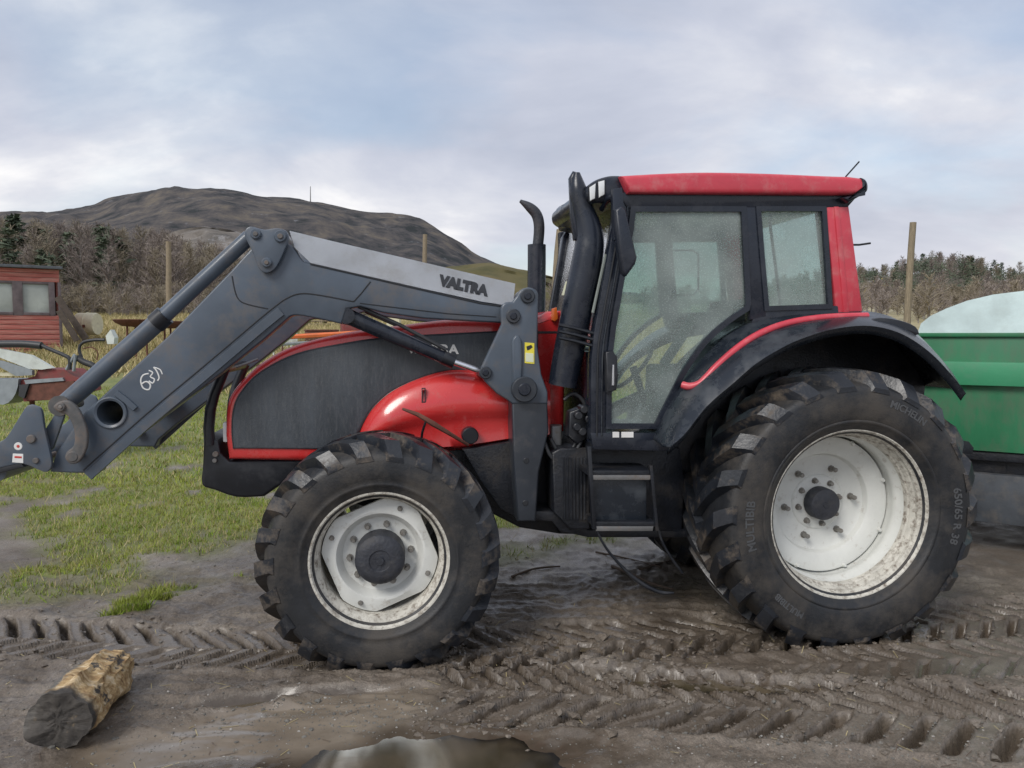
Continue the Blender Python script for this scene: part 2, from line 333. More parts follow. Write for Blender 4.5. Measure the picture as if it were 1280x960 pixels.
def ground(X, Y):
    X = np.asarray(X, float); Y = np.asarray(Y, float)
    z = terrain(X, Y); near = sstep(14, 8, Y)
    rough = (fbm(X * .9, Y * .9, 4, 1) - .5) * .07 + (fbm(X * 5, Y * 5, 4, 2) - .5) * .045 + (fbm(X * 16, Y * 16, 4, 3, .65) - .5) * .030
    tg = np.zeros(X.shape); tz = np.zeros(X.shape); ti = np.zeros(X.shape); m = (Y < 12) & (Y > 2) & (np.abs(X) < 9)
    if m.any():
        for i, (p, hw, per, dep) in enumerate(TRACKS):
            h, ins, gg = track_h(X[m], Y[m], p, hw, per, dep, 31 + i * 7); tz[m] += h; tg[m] = np.maximum(tg[m], gg); ti[m] = np.maximum(ti[m], ins)
    # torn-up strip between and behind the wheels
    churn = sstep(6.9, 5.8, Y) * sstep(3.2, 4.3, Y)
    rid = 1 - np.abs(2 * fbm(X * 2.2 + 9, Y * 6.5, 3, 21) - 1); z = z + churn * (1 - ti) * (rid ** 3 - .3) * .035
    silt = sstep(1.25, .75, ell(X, Y, *SILT) + (fbm(X * 4, Y * 4, 3, 8) - .5) * .6)
    amp = near * (1 - .65 * ti) * (1 - .92 * silt) + (1 - near) * 1.2
    z = z + rough * amp + tz * (1 - silt) - .026 * silt
    wet = np.maximum(np.maximum(silt, .3 * ti), .85 * tg)
    for c, r, a, d in PUD:
        e = ell(X, Y, c, r, a) + (fbm(X * 5 + c[0], Y * 5, 3, 12) - .5) * .55
        k = sstep(1.5, .35, e); z = z * (1 - .75 * sstep(1.8, .9, e)) - .022 * sstep(1.9, 1.1, e) - d * k; wet = np.maximum(wet, sstep(1.9, 1.0, e))
    # grass cover
    edge = np.interp(X, [-9, -5, -3.2, -2.2, -1.2, 0, 2.2, 3.2, 4.2, 9], [7.0, 6.9, 6.9, 7.0, 6.9, 6.3, 6.3, 7.5, 10.5, 11])
    n1 = fbm(X * .55, Y * .55, 4, 40); n2 = fbm(X * 2.3, Y * 2.3, 3, 41)
    gm = sstep(-.7, .9, Y - edge + (n1 - .5) * 4.2) * sstep(.39, .53, n1 * .55 + n2 * .55 + np.clip((Y - 9) * .05, 0, .3) - .03)
    for c, r, a in (((150, 766), (.28, .07), .5), ((205, 738), (.24, .09), .4), ((175, 752), (.3, .05), .5), ((60, 715), (.5, .2), 0), ((300, 722), (.12, .05), 0)):
        gm = np.maximum(gm, sstep(1.1, .5, ell(X, Y, c, r, a) + (n2 - .5) * 1.3))
    straw = sstep(16, 27, Y + (n1 - .5) * 14)
    return z, np.clip(gm, 0, 1), np.clip(wet, 0, 1), straw, np.clip(silt, 0, 1)
def axis(lo, hi, step, ratio, far_lo, far_hi):
    a = list(np.arange(lo, hi, step)); d = step; x = a[-1]
    while x < far_hi: d *= ratio; x += d; a.append(x)
    d = step; x = lo; b = []
    while x > far_lo: d *= 1.13; x -= d; b.append(x)
    return np.array(b[::-1] + a)
gx = axis(-4.0, 4.1, .0125, 1.13, -1500, 1500); gy = axis(3.1, 5.6, .0108, 1.028, -80, 1400)
GX, GY = np.meshgrid(gx, gy); GZ, GM, GW, GS, GL = ground(GX, GY); nr, nc = GX.shape
me = bpy.data.meshes.new('ground'); me.vertices.add(nr * nc); me.vertices.foreach_set('co', np.stack([GX, GY, GZ], -1).astype(np.float32).ravel())
ii = (np.arange(nr - 1)[:, None] * nc + np.arange(nc - 1)[None]).ravel(); fc = np.stack([ii, ii + 1, ii + nc + 1, ii + nc], -1).astype(np.int32); nf = len(fc)
me.loops.add(nf * 4); me.loops.foreach_set('vertex_index', fc.ravel()); me.polygons.add(nf); me.polygons.foreach_set('loop_start', np.arange(0, nf * 4, 4, dtype=np.int32))
me.update(calc_edges=True); me.shade_smooth()
for nm, arr in (('grass', GM), ('wet', GW), ('straw', GS), ('silt', GL)):
    at = me.attributes.new(nm, 'FLOAT', 'POINT'); at.data.foreach_set('value', arr.astype(np.float32).ravel())
def ground_mat():
    m = bpy.data.materials.new('ground'); m.use_nodes = True; t = m.node_tree; n = t.nodes.new; l = t.links.new; bs = t.nodes['Principled BSDF']
    tc = n('ShaderNodeTexCoord')
    def noise(sc, det=6, ro=.6):
        q = n('ShaderNodeTexNoise'); q.inputs['Scale'].default_value = sc; q.inputs['Detail'].default_value = det; q.inputs['Roughness'].default_value = ro; l(tc.outputs['Object'], q.inputs[0]); return q.outputs[0]
    def ramp(src, st):
        r = n('ShaderNodeValToRGB'); l(src, r.inputs[0]); e = r.color_ramp.elements
        while len(e) < len(st): e.new(.5)
        for i, (p, c) in enumerate(st): e[i].position = p; e[i].color = (*c, 1)
        return r.outputs[0]
    def mix(f, a, b):
        q = n('ShaderNodeMix'); q.data_type = 'RGBA'
        for k, v in ((0, f), (6, a), (7, b)):
            if isinstance(v, tuple): q.inputs[k].default_value = (*v, 1)
            elif isinstance(v, float): q.inputs[k].default_value = v
            else: l(v, q.inputs[k])
        return q.outputs[2]
    def attr(nm): a = n('ShaderNodeAttribute'); a.attribute_name = nm; return a.outputs['Fac']
    mud = ramp(noise(1.3, 9, .65), [(.3, (.090, .070, .052)), (.5, (.160, .131, .103)), (.7, (.265, .230, .190))])
    fine = ramp(noise(75, 9, .85), [(.36, (.12,) * 3), (.47, (.42,) * 3), (.56, (.58,) * 3), (.66, (.92,) * 3)])
    mm = n('ShaderNodeMix'); mm.data_type = 'RGBA'; mm.blend_type = 'OVERLAY'; mm.inputs[0].default_value = .8; l(mud, mm.inputs[6]); l(fine, mm.inputs[7]); mud = mm.outputs[2]
    wetc = ramp(noise(2.5, 6), [(.3, (.050, .037, .025)), (.7, (.105, .080, .057))])
    c = mix(attr('wet'), mud, wetc)
    c = mix(attr('silt'), c, ramp(noise(4, 6), [(.3, (.165, .132, .098)), (.7, (.235, .195, .150))]))
    gr = ramp(noise(3, 8, .7), [(.3, (.10, .125, .03)), (.5, (.17, .195, .05)), (.7, (.23, .21, .09))])
    c = mix(attr('grass'), c, gr)
    st = ramp(noise(.5, 9, .7), [(.3, (.20, .19, .08)), (.5, (.34, .29, .15)), (.7, (.44, .37, .20))])
    c = mix(attr('straw'), c, st)
    l(c, bs.inputs['Base Color'])
    mr = n('ShaderNodeMapRange'); mr.inputs[3].default_value = .58; mr.inputs[4].default_value = .18
    wv = n('ShaderNodeMath'); wv.operation = 'MULTIPLY_ADD'; l(noise(6, 6), wv.inputs[0]); wv.inputs[1].default_value = 1.5; wv.inputs[2].default_value = -.45
    wa = n('ShaderNodeMath'); wa.operation = 'ADD'; l(wv.outputs[0], wa.inputs[0]); l(attr('wet'), wa.inputs[1])
    ga = n('ShaderNodeMath'); ga.operation = 'SUBTRACT'; ga.use_clamp = True; l(wa.outputs[0], ga.inputs[0]); l(attr('grass'), ga.inputs[1])
    gb = n('ShaderNodeMath'); gb.operation = 'SUBTRACT'; gb.use_clamp = True; l(ga.outputs[0], gb.inputs[0]); l(attr('straw'), gb.inputs[1])
    l(gb.outputs[0], mr.inputs[0]); l(mr.outputs[0], bs.inputs['Roughness'])
    bp = n('ShaderNodeBump'); bp.inputs['Distance'].default_value = .012
    bw = n('ShaderNodeMapRange'); bw.inputs[3].default_value = .75; bw.inputs[4].default_value = .12; l(attr('wet'), bw.inputs[0]); l(bw.outputs[0], bp.inputs['Strength'])
    l(noise(70, 8, .7), bp.inputs['Height']); l(bp.outputs[0], bs.inputs['Normal'])
    cw = n('ShaderNodeMath'); cw.operation = 'MULTIPLY'; l(gb.outputs[0], cw.inputs[0]); cw.inputs[1].default_value = .8; l(cw.outputs[0], bs.inputs['Coat Weight']); bs.inputs['Coat Roughness'].default_value = .22; bs.inputs['Coat IOR'].default_value = 1.38
    return m
g_o = link('ground', me, ground_mat()); g_o['kind'] = 'structure'

def water_mat():                                          # silty water: clear at the margin, opaque where it is deep
    m = bpy.data.materials.new('puddle_water'); m.use_nodes = True; t = m.node_tree; b = t.nodes['Principled BSDF']; n = t.nodes.new; l = t.links.new
    tc = n('ShaderNodeTexCoord'); nz = n('ShaderNodeTexNoise'); nz.inputs['Scale'].default_value = 2.6; nz.inputs['Detail'].default_value = 4; l(tc.outputs['Object'], nz.inputs[0])
    r = n('ShaderNodeValToRGB'); r.color_ramp.elements[0].position = .38; r.color_ramp.elements[0].color = (.066, .054, .031, 1); r.color_ramp.elements[1].position = .66; r.color_ramp.elements[1].color = (.150, .116, .075, 1)
    l(nz.outputs[0], r.inputs[0]); l(r.outputs[0], b.inputs['Base Color']); b.inputs['Roughness'].default_value = .13; b.inputs['IOR'].default_value = 1.33
    tr = n('ShaderNodeBsdfTransparent'); tr.inputs[0].default_value = (.86, .80, .70, 1); gl = n('ShaderNodeBsdfGlossy'); gl.inputs[1].default_value = .12; fr = n('ShaderNodeFresnel'); fr.inputs[0].default_value = 1.33
    thin = n('ShaderNodeMixShader'); l(fr.outputs[0], thin.inputs[0]); l(tr.outputs[0], thin.inputs[1]); l(gl.outputs[0], thin.inputs[2])
    at = n('ShaderNodeAttribute'); at.attribute_name = 'murk'; mx_ = n('ShaderNodeMixShader'); l(at.outputs['Fac'], mx_.inputs[0]); l(thin.outputs[0], mx_.inputs[1]); l(b.outputs[0], mx_.inputs[2])
    l(mx_.outputs[0], t.nodes['Material Output'].inputs[0]); MATS['water'] = m
water_mat()
for c, r, a, d in PUD:
    q = wloc(*c); k, rr_ = 56, 14; V = [(q[0], q[1], WATER)]; F = []
    for j in range(1, rr_ + 1):
        for i in range(k):
            t = 2 * math.pi * i / k; u, v = r[0] * 1.35 * math.cos(t) * j / rr_, (r[1] * 1.35 + .03) * math.sin(t) * j / rr_; V.append((q[0] + u * math.cos(a) - v * math.sin(a), q[1] + u * math.sin(a) + v * math.cos(a), WATER))
    F = [(0, 1 + i, 1 + (i + 1) % k) for i in range(k)] + [(1 + j * k + i, 1 + j * k + (i + 1) % k, 1 + (j + 1) * k + (i + 1) % k, 1 + (j + 1) * k + i) for j in range(rr_ - 1) for i in range(k)]
    o = build('puddle', V, F, 'water', None, 0); o['kind'] = 'structure'; va = np.array(V); dep = np.clip(WATER - ground(va[:, 0], va[:, 1])[0], 0, 1)
    at = o.data.attributes.new('murk', 'FLOAT', 'POINT'); at.data.foreach_set('value', (1 - np.exp(-dep * 75)).astype(np.float32))

# ------------------------------------------------------------------ hills
def hill_mat(name, stops, scale, rock=None, rthr=.58):
    m = bpy.data.materials.new(name); m.use_nodes = True; t = m.node_tree; n = t.nodes.new; l = t.links.new; b = t.nodes['Principled BSDF']; b.inputs['Roughness'].default_value = 1
    b.inputs['Specular IOR Level'].default_value = .1
    tc = n('ShaderNodeTexCoord'); nz = n('ShaderNodeTexNoise'); nz.inputs['Scale'].default_value = scale; nz.inputs['Detail'].default_value = 10; nz.inputs['Roughness'].default_value = .7; l(tc.outputs['Object'], nz.inputs[0])
    r = n('ShaderNodeValToRGB'); e = r.color_ramp.elements
    while len(e) < len(stops): e.new(.5)
    for i, (p, c) in enumerate(stops): e[i].position = p; e[i].color = (*c, 1)
    l(nz.outputs[0], r.inputs[0]); out = r.outputs[0]
    if rock:
        z2 = n('ShaderNodeTexNoise'); z2.inputs['Scale'].default_value = scale * 2.3; z2.inputs['Detail'].default_value = 8; z2.inputs['Roughness'].default_value = .75; l(tc.outputs['Object'], z2.inputs[0])
        r2 = n('ShaderNodeValToRGB'); r2.color_ramp.elements[0].position = rthr; r2.color_ramp.elements[0].color = (0, 0, 0, 1); r2.color_ramp.elements[1].position = rthr + .12; r2.color_ramp.elements[1].color = (.8,) * 3 + (1,)
        l(z2.outputs[0], r2.inputs[0]); x = n('ShaderNodeMix'); x.data_type = 'RGBA'; l(r2.outputs[0], x.inputs[0]); l(out, x.inputs[6]); x.inputs[7].default_value = (*rock, 1); out = x.outputs[2]
    l(out, b.inputs['Base Color']); MATS[name] = m
hill_mat('heath', [(.38, (.032, .036, .038)), (.47, (.068, .065, .067)), (.55, (.100, .090, .084)), (.64, (.138, .120, .098))], .045, (.22, .23, .25), .60)
hill_mat('crag', [(.36, (.09, .085, .08)), (.5, (.16, .145, .13)), (.64, (.22, .20, .185))], .06, (.32, .32, .33), .56)
hill_mat('moor', [(.3, (.055, .06, .035)), (.5, (.11, .10, .05)), (.7, (.16, .13, .07))], .05)
hill_mat('wooded', [(.3, (.05, .055, .04)), (.5, (.12, .105, .09)), (.7, (.17, .145, .125))], .09)
def hill(name, ridge, Yr, Yb, mat, na, seed, rough, depth=220):
    px = np.linspace(ridge[0][0], ridge[-1][0], na); py = np.interp(px, [r[0] for r in ridge], [r[1] for r in ridge])
    k = np.ones(9) / 9; pad = np.pad(py, 4, 'edge'); py = .5 * py + .5 * np.convolve(pad, k, 'valid')
    top = np.array([WP(a, b, Yr) for a, b in zip(px, py)]); V = []; rows = 34
    for j in range(rows):
        t = j / (rows - 9); Y = Yb + (Yr - Yb) * t
        h = math.sin(min(t, 1) * math.pi / 2) ** 1.25 if t <= 1 else math.cos(min(1, (t - 1) * 2.4) * math.pi / 2)
        base = float(np.interp(Y, [60, 100, 200, 400, 1500], [3.5, 6, 10, 14, 20])) - 1.5
        x = top[:, 0] * (Y / Yr if t <= 1 else 1) ; n_ = (fbm(x * rough, np.full(na, Y) * rough, 5, seed) - .5)
        w = math.sin(min(1, t) * math.pi) * 1.6 + .25
        z = base + (top[:, 2] - base) * h + n_ * w * (top[:, 2] - base).max() * .16
        V.append(np.stack([x, np.full(na, Y) + (vnoise(x * rough * 2, x * 0 + j, seed + 1) - .5) * 6, z], -1))
    V = np.concatenate(V); F = [(j * na + i, j * na + i + 1, (j + 1) * na + i + 1, (j + 1) * na + i) for j in range(rows - 1) for i in range(na - 1)]
    o = build(name, V.tolist(), F, mat, None, 60); o['kind'] = 'structure'; return o
hill('hill', [(-1100, 385), (-800, 345), (-450, 305), (-250, 296), (-120, 288), (0, 276), (60, 274), (125, 266), (160, 252), (205, 243), (250, 245), (320, 253), (400, 263), (450, 276), (520, 291), (570, 311), (595, 329), (650, 345), (760, 372), (900, 388), (1100, 395)], 760, 330, 'heath', 380, 3, .012)
hill('rocky_outcrop', [(90, 380), (150, 340), (195, 306), (225, 292), (258, 286), (300, 293), (350, 312), (420, 340), (520, 385)], 300, 210, 'crag', 120, 5, .04)
hill('moor_hill', [(430, 386), (500, 345), (560, 334), (610, 330), (660, 342), (730, 362), (860, 388)], 260, 170, 'moor', 120, 6, .04)
hill('wooded_hill', [(860, 392), (980, 372), (1050, 362), (1110, 352), (1150, 346), (1185, 341), (1215, 347), (1250, 358), (1290, 358), (1360, 350), (1500, 352), (1750, 345), (2100, 385)], 230, 140, 'wooded', 220, 8, .04)

# ------------------------------------------------------------------ trees
def tri_mesh(name, T, mi, mats, parent=None, smooth=False):     # T: n x 3 x 3, mi: material index per triangle
    T = np.asarray(T, np.float32); n = len(T); me = bpy.data.meshes.new(name); me.vertices.add(n * 3); me.vertices.foreach_set('co', T.ravel())
    me.loops.add(n * 3); me.loops.foreach_set('vertex_index', np.arange(n * 3, dtype=np.int32)); me.polygons.add(n); me.polygons.foreach_set('loop_start', np.arange(0, n * 3, 3, dtype=np.int32))
    for m in mats: me.materials.append(MATS[m])
    if mi is not None: me.polygons.foreach_set('material_index', np.asarray(mi, np.int32))
    me.update(calc_edges=True); o = bpy.data.objects.new(name, me); COL.objects.link(o); o.parent = parent; return o
def trunk_tris(base, top, r0, r1, k=5):
    b, t = np.array(base), np.array(top); out = []
    for i in range(k):
        a, c = 2 * math.pi * i / k, 2 * math.pi * (i + 1) / k
        p = [b + [r0 * math.cos(a), r0 * math.sin(a), 0], b + [r0 * math.cos(c), r0 * math.sin(c), 0], t + [r1 * math.cos(c), r1 * math.sin(c), 0], t + [r1 * math.cos(a), r1 * math.sin(a), 0]]
        out += [[p[0], p[1], p[2]], [p[0], p[2], p[3]]]
    return out
def bare_tree(base, h, n, rng, wid=.05, spread=.28):
    b = np.array(base, float); lean = rng.normal(0, .05, 2) * h; top = b + [lean[0], lean[1], h]; tr = trunk_tris(b, b + (top - b) * .8, .011 * h + .03, .02, 4); tw = []
    f = rng.uniform(.12, 1, n) ** .8; p = b + (top - b) * f[:, None]; az = rng.uniform(0, 2 * math.pi, n); L = h * spread * (1.15 - f) * rng.uniform(.5, 1.25, n) + h * .05
    el = rng.uniform(.35, 1.15, n); d = np.stack([np.cos(az) * np.cos(el), np.sin(az) * np.cos(el), np.sin(el)], -1); q = p + d * L[:, None]
    s = np.cross(d, rng.normal(size=(n, 3))); s /= np.linalg.norm(s, axis=1)[:, None] + 1e-9
    tw.append(np.stack([p - s * wid * .6, p + s * wid * .6, q], 1))
    for k in range(4):                                   # side twigs
        g = rng.uniform(.3, 1, n)[:, None]; p2 = p + (q - p) * g; d2 = d + rng.normal(0, .55, (n, 3)); d2[:, 2] += .15; d2 /= np.linalg.norm(d2, axis=1)[:, None]
        q2 = p2 + d2 * (L * rng.uniform(.3, .6, n))[:, None]; s2 = np.cross(d2, rng.normal(size=(n, 3))); s2 /= np.linalg.norm(s2, axis=1)[:, None] + 1e-9
        tw.append(np.stack([p2 - s2 * wid * .45, p2 + s2 * wid * .45, q2], 1))
    return tr, np.concatenate(tw)
def conifer(base, h, n, rng, rad=.24):
    b = np.array(base, float); tr = trunk_tris(b, b + [0, 0, h * .95], .014 * h + .03, .02, 4)
    f = rng.uniform(.10, 1, n); az = rng.uniform(0, 2 * math.pi, n); r = h * rad * (1.02 - f) ** .8 * rng.uniform(.35, 1.1, n); z = b[2] + h * f
    lump = .75 + .5 * rng.random(12); r = r * lump[(f * 11).astype(int)]
    c = np.stack([b[0] + np.cos(az) * r, b[1] + np.sin(az) * r, z - r * .25], -1); s = h * .045 * rng.uniform(.6, 1.5, n)
    t = rng.normal(size=(n, 3, 3)); t[:, :, 2] *= .5; return tr, c[:, None, :] + t * s[:, None, None] * .9
def cloud_tree(base, h, n, rng, rad=.35):                # leafy crown of small faces in clumps
    b = np.array(base, float); tr = trunk_tris(b, b + [0, 0, h * .6], .02 * h + .02, .03, 5); k = 9; cc = rng.normal(0, .45, (k, 3)) * [h * rad, h * rad, h * .25] + [0, 0, h * .62]
    i = rng.integers(0, k, n); c = b + cc[i] + rng.normal(0, 1, (n, 3)) * h * .085; t = rng.normal(size=(n, 3, 3)) * .022 * h; return tr, c[:, None, :] + t
def leaf_mat(name, a, b, sc=.5):
    m = bpy.data.materials.new(name); m.use_nodes = True; t = m.node_tree; n = t.nodes.new; l = t.links.new; bs = t.nodes['Principled BSDF']; bs.inputs['Roughness'].default_value = .9; bs.inputs['Specular IOR Level'].default_value = .15
    tc = n('ShaderNodeTexCoord'); z = n('ShaderNodeTexNoise'); z.inputs['Scale'].default_value = sc; z.inputs['Detail'].default_value = 4; l(tc.outputs['Object'], z.inputs[0])
    r = n('ShaderNodeValToRGB'); r.color_ramp.elements[0].position = .38; r.color_ramp.elements[1].position = .62; r.color_ramp.elements[0].color = (*a, 1); r.color_ramp.elements[1].color = (*b, 1)
    l(z.outputs[0], r.inputs[0]); l(r.outputs[0], bs.inputs['Base Color']); MATS[name] = m
leaf_mat('twig_brown', (.20, .172, .125), (.29, .25, .19), .06)
leaf_mat('twig_purple', (.185, .155, .138), (.275, .235, .21), .06)
leaf_mat('needles', (.088, .112, .078), (.135, .16, .11), .12)
leaf_mat('bark', (.16, .14, .12), (.28, .26, .24), .8)
leaf_mat('yellow_leaf', (.48, .34, .08), (.60, .46, .14), .8)
leaf_mat('grass_blade', (.19, .275, .035), (.31, .36, .07), 1.5)
leaf_mat('grass_dry', (.38, .31, .15), (.52, .44, .25), 1.2)
leaf_mat('grass_olive', (.22, .22, .075), (.32, .285, .125), 1.)
rng = np.random.default_rng(5); WT = []; WM = []
def add(tr, fo, m):
    WT.append(np.asarray(tr)); WM.append(np.full(len(tr), 0)); WT.append(np.asarray(fo)); WM.append(np.full(len(fo), m))
for k in range(430):                                      # leafless copse on the left, behind the loader
    px = rng.uniform(-40, 620); Y = rng.uniform(66, 120); p = WP(px, 400, Y); z = float(terrain(p.x, Y))
    lim = np.interp(px, [-40, 0, 60, 150, 200, 260, 330, 420, 500, 560], [276, 276, 280, 283, 290, 302, 310, 332, 352, 362])
    topz = WP(px, lim + abs(rng.normal(0, 14)) + (rng.random() < .35) * 25, Y).z; h = min(max(2.2, topz - z), 12)
    tr, fo = bare_tree((p.x, Y, z), h, int(80 + 9 * h), rng, .045 + Y * .0002, .30); add(tr, fo, 1 + (rng.random() < .5))
for k in range(16):                                       # conifers among them, back rows
    px = rng.choice([rng.uniform(-30, 70), rng.uniform(-30, 190), rng.uniform(90, 170)]); Y = rng.uniform(64, 100); p = WP(px, 400, Y); z = float(terrain(p.x, Y))
    topz = WP(px, rng.uniform(282, 345), Y).z; tr, fo = conifer((p.x, Y, z), max(2.5, topz - z), 380, rng, .22); add(tr, fo, 3)
for k in range(190):                                      # the copse goes on beyond the left edge
    px = rng.uniform(-620, -40); Y = rng.uniform(66, 115); p = WP(px, 400, Y); z = float(terrain(p.x, Y)); h = max(3, min(11, WP(px, 285 + abs(rng.normal(0, 18)), Y).z - z)); tr, fo = bare_tree((p.x, Y, z), h, 90, rng, .07, .30); add(tr, fo, 1 + (rng.random() < .5))
for k in range(560):                                      # scrub along the foot of the copse
    px = rng.uniform(-60, 600) if k < 330 else rng.uniform(-600, 1040); Y = rng.uniform(52, 68); p = WP(px, 400, Y); z = float(terrain(p.x, Y)) - .1
    tr, fo = bare_tree((p.x, Y, z), rng.uniform(1.0, 2.8), 60, rng, .04, .5); add(tr, fo, 1 + (rng.random() < .4))
wood = tri_mesh('woodland', np.concatenate(WT), np.concatenate(WM), ['bark', 'twig_brown', 'twig_purple', 'needles']); wood['kind'] = 'stuff'; wood['label'] = 'leafless grey brown copse on the slope behind the red shed'; wood['category'] = 'woodland'
WT = []; WM = []
for k in range(520):                                      # mixed wood on the right-hand hill
    px = rng.uniform(960, 1420); t = rng.random() ** .7; Y = 142 + 86 * t; p = WP(px, 400, Y)
    ridge = np.interp(px, [860, 980, 1050, 1110, 1150, 1185, 1215, 1250, 1330, 1420], [392, 372, 362, 352, 346, 341, 347, 358, 356, 351])
    ztop = WP(px, ridge, 230).z; base = float(np.interp(Y, [100, 200, 400], [6, 10, 14])) - 2; z = base + (ztop - base) * math.sin(t * math.pi / 2) ** 1.25 - 1
    if k < 120:
        px = rng.uniform(1040, 1330); Y = rng.uniform(44, 75); p = WP(px, 400, Y); z = float(terrain(p.x, Y)) - .1; tr, fo = bare_tree((p.x, Y, z), rng.uniform(1.4, 3.0), 90, rng, .045, .45); add(tr, fo, 1 + (rng.random() < .5)); continue
    if rng.random() < .12: tr, fo = conifer((p.x, Y, z), rng.uniform(4, 7), 260, rng, .3); add(tr, fo, 3)
    elif rng.random() < .5: tr, fo = cloud_tree((p.x, Y, z), rng.uniform(4, 6.5), 420, rng, .45); add(tr, fo, 3)
    else: tr, fo = bare_tree((p.x, Y, z), rng.uniform(4, 7), 110, rng, .08, .34); add(tr, fo, 1 + (rng.random() < .5))
wood = tri_mesh('woodland', np.concatenate(WT), np.concatenate(WM), ['bark', 'twig_brown', 'twig_purple', 'needles']); wood['kind'] = 'stuff'; wood['label'] = 'mixed dark wood covering the low hill behind the trailer'; wood['category'] = 'woodland'
def tree_thing(name, kind, px, pytop, Y, label, cat, grp=None, n=900, rad=.22, leaf='needles'):
    p = WP(px, 400, Y); z = float(terrain(p.x, Y)) - .1; h = WP(px, pytop, Y).z - z; e = empty(name, (p.x, Y, z)); tag(e, label, cat, grp)
    tr, fo = {'c': conifer, 'l': cloud_tree}[kind]((0, 0, 0), h, n, rng, rad)
    tri_mesh('trunk', tr, None, ['bark'], e); tri_mesh('crown', fo, None, [leaf], e)
G1 = 'conifers standing out of the copse'
tree_thing('conifer_tree', 'c', 22, 270, 92, 'tall dark conifer above the roof of the red shed, leftmost of the conifers', 'tree', G1, 700)
tree_thing('conifer_tree', 'c', 50, 284, 88, 'conifer straight above the right half of the red shed roof', 'tree', G1, 700)
tree_thing('conifer_tree', 'c', 92, 292, 84, 'conifer just right of the red shed with a ragged crown', 'tree', G1, 700)
tree_thing('conifer_tree', 'c', 136, 286, 80, 'broad green conifer midway between the shed and the wooden pole', 'tree', G1, 1100, .26)
tree_thing('conifer_tree', 'c', 152, 302, 78, 'smaller conifer close on the right of the broad green one', 'tree', G1, 800, .25)
tree_thing('birch_tree', 'l', 1088, 352, 120, 'yellow-leaved birch beside the cab rear pillar at the wood edge', 'tree', None, 700, .36, 'yellow_leaf')

# ------------------------------------------------------------------ grass and stones
def blades(X, Y, hmin, hmax, w, rng, per=3, spread=.03):
    X = np.repeat(X, per) + rng.normal(0, spread, len(X) * per); Y = np.repeat(Y, per) + rng.normal(0, spread, len(Y) * per); z = ground(X, Y)[0] - .004
    h = rng.uniform(hmin, hmax, len(X)); a = rng.uniform(0, 2 * math.pi, len(X)); b = np.stack([X, Y, z], -1); s = np.stack([np.cos(a), np.sin(a), 0 * a], -1) * (w * rng.uniform(.6, 1.3, len(X)))[:, None]
    l = rng.normal(0, .45, (len(X), 2)) * h[:, None]; t = b + np.stack([l[:, 0], l[:, 1], h], -1); return np.stack([b - s, b + s, t], 1)
def scatter(n, xlo, xhi, ylo, yhi, p=1.):
    Y = ylo + (yhi - ylo) * rng.random(n) ** p; X = (xlo + (xhi - xlo) * rng.random(n)) * (Y / yhi if xlo < -20 else 1); return X, Y
T = []; M = []
def put(X, Y, thr, *a, mats=(0, 1, 2), wts=(.6, .25, .15), straw=None, **k):
    z, g, w, s, _q = ground(X, Y); r = rng.random(len(X)); keep = (g > thr + r * .5)
    if straw is not None: keep &= (s > r) if straw else (s < r)
    t = blades(X[keep], Y[keep], *a, rng, **k); T.append(t); M.append(rng.choice(mats, len(t), p=wts))
X, Y = scatter(26000, -8.5, -.9, 5.1, 9.5, 1.2); put(X, Y, .25, .02, .065, .004, per=4, spread=.02)
X, Y = scatter(9000, -.9, 4.2, 6.3, 9.5); put(X, Y, .25, .02, .07, .004, per=4, spread=.02)
X, Y = scatter(34000, -15, 5, 9.5, 18, 1.1); put(X, Y, .2, .03, .085, .008, per=3, spread=.04, straw=False)
p0 = wloc(165, 758); X = p0[0] + rng.normal(0, .28, 2600); Y = p0[1] + rng.normal(0, .14, 2600); put(X, Y, .3, .03, .085, .004, per=4, spread=.015, wts=(.85, .15, .0))
X, Y = scatter(2600, -9, 0, 5.6, 12, 1.1); put(X, Y, .1, .07, .17, .0028, per=2, spread=.03, mats=(1, 2), wts=(.4, .6))
gr = tri_mesh('grass', np.concatenate(T), np.concatenate(M), ['grass_blade', 'grass_olive', 'grass_dry']); gr['kind'] = 'stuff'; gr['label'] = 'short patchy green grass growing beyond the mud'; gr['category'] = 'grass'
T = []; M = []
X, Y = scatter(42000, -46, 14, 17, 62, 1.3); s = ground(X, Y)[3]; k = s > rng.random(len(X)) * .8; T.append(blades(X[k], Y[k], .08, .42, .022, rng, per=3, spread=.10)); M.append(rng.choice([0, 1], len(T[-1]), p=[.72, .28]))
gr = tri_mesh('dry_grass', np.concatenate(T), np.concatenate(M), ['grass_dry', 'grass_olive']); gr['kind'] = 'stuff'; gr['label'] = 'straw-coloured rough grass on the rising field'; gr['category'] = 'grass'
# stones pressed into the mud
ico = bmesh.new(); bmesh.ops.create_icosphere(ico, subdivisions=1, radius=1); iv = np.array([v.co for v in ico.verts]); itx = np.array([[v.index for v in f.verts] for f in ico.faces]); ico.free()
n = 5200; cl = [(180, 915, .5, .25), (430, 885, .4, .12), (980, 925, .7, .2), (120, 860, .7, .4), (1150, 930, .6, .25), (700, 900, 1.2, .4), (1000, 780, 2.2, .6), (330, 700, 1.0, .6)]
ci = rng.integers(0, len(cl), n); P = np.array([wloc(c[0], c[1]) for c in cl])[ci] + rng.normal(0, 1, (n, 2)) * np.array([[c[2], c[3]] for c in cl])[ci]
P = P[(P[:, 1] > 3.05) & (P[:, 1] < 8)]; n = len(P); s = np.clip(rng.lognormal(-5.6, .45, n), .002, .016); z = ground(P[:, 0], P[:, 1])[0]
keep = z > WATER + .003; P, s, z = P[keep], s[keep], z[keep]; n = len(P)
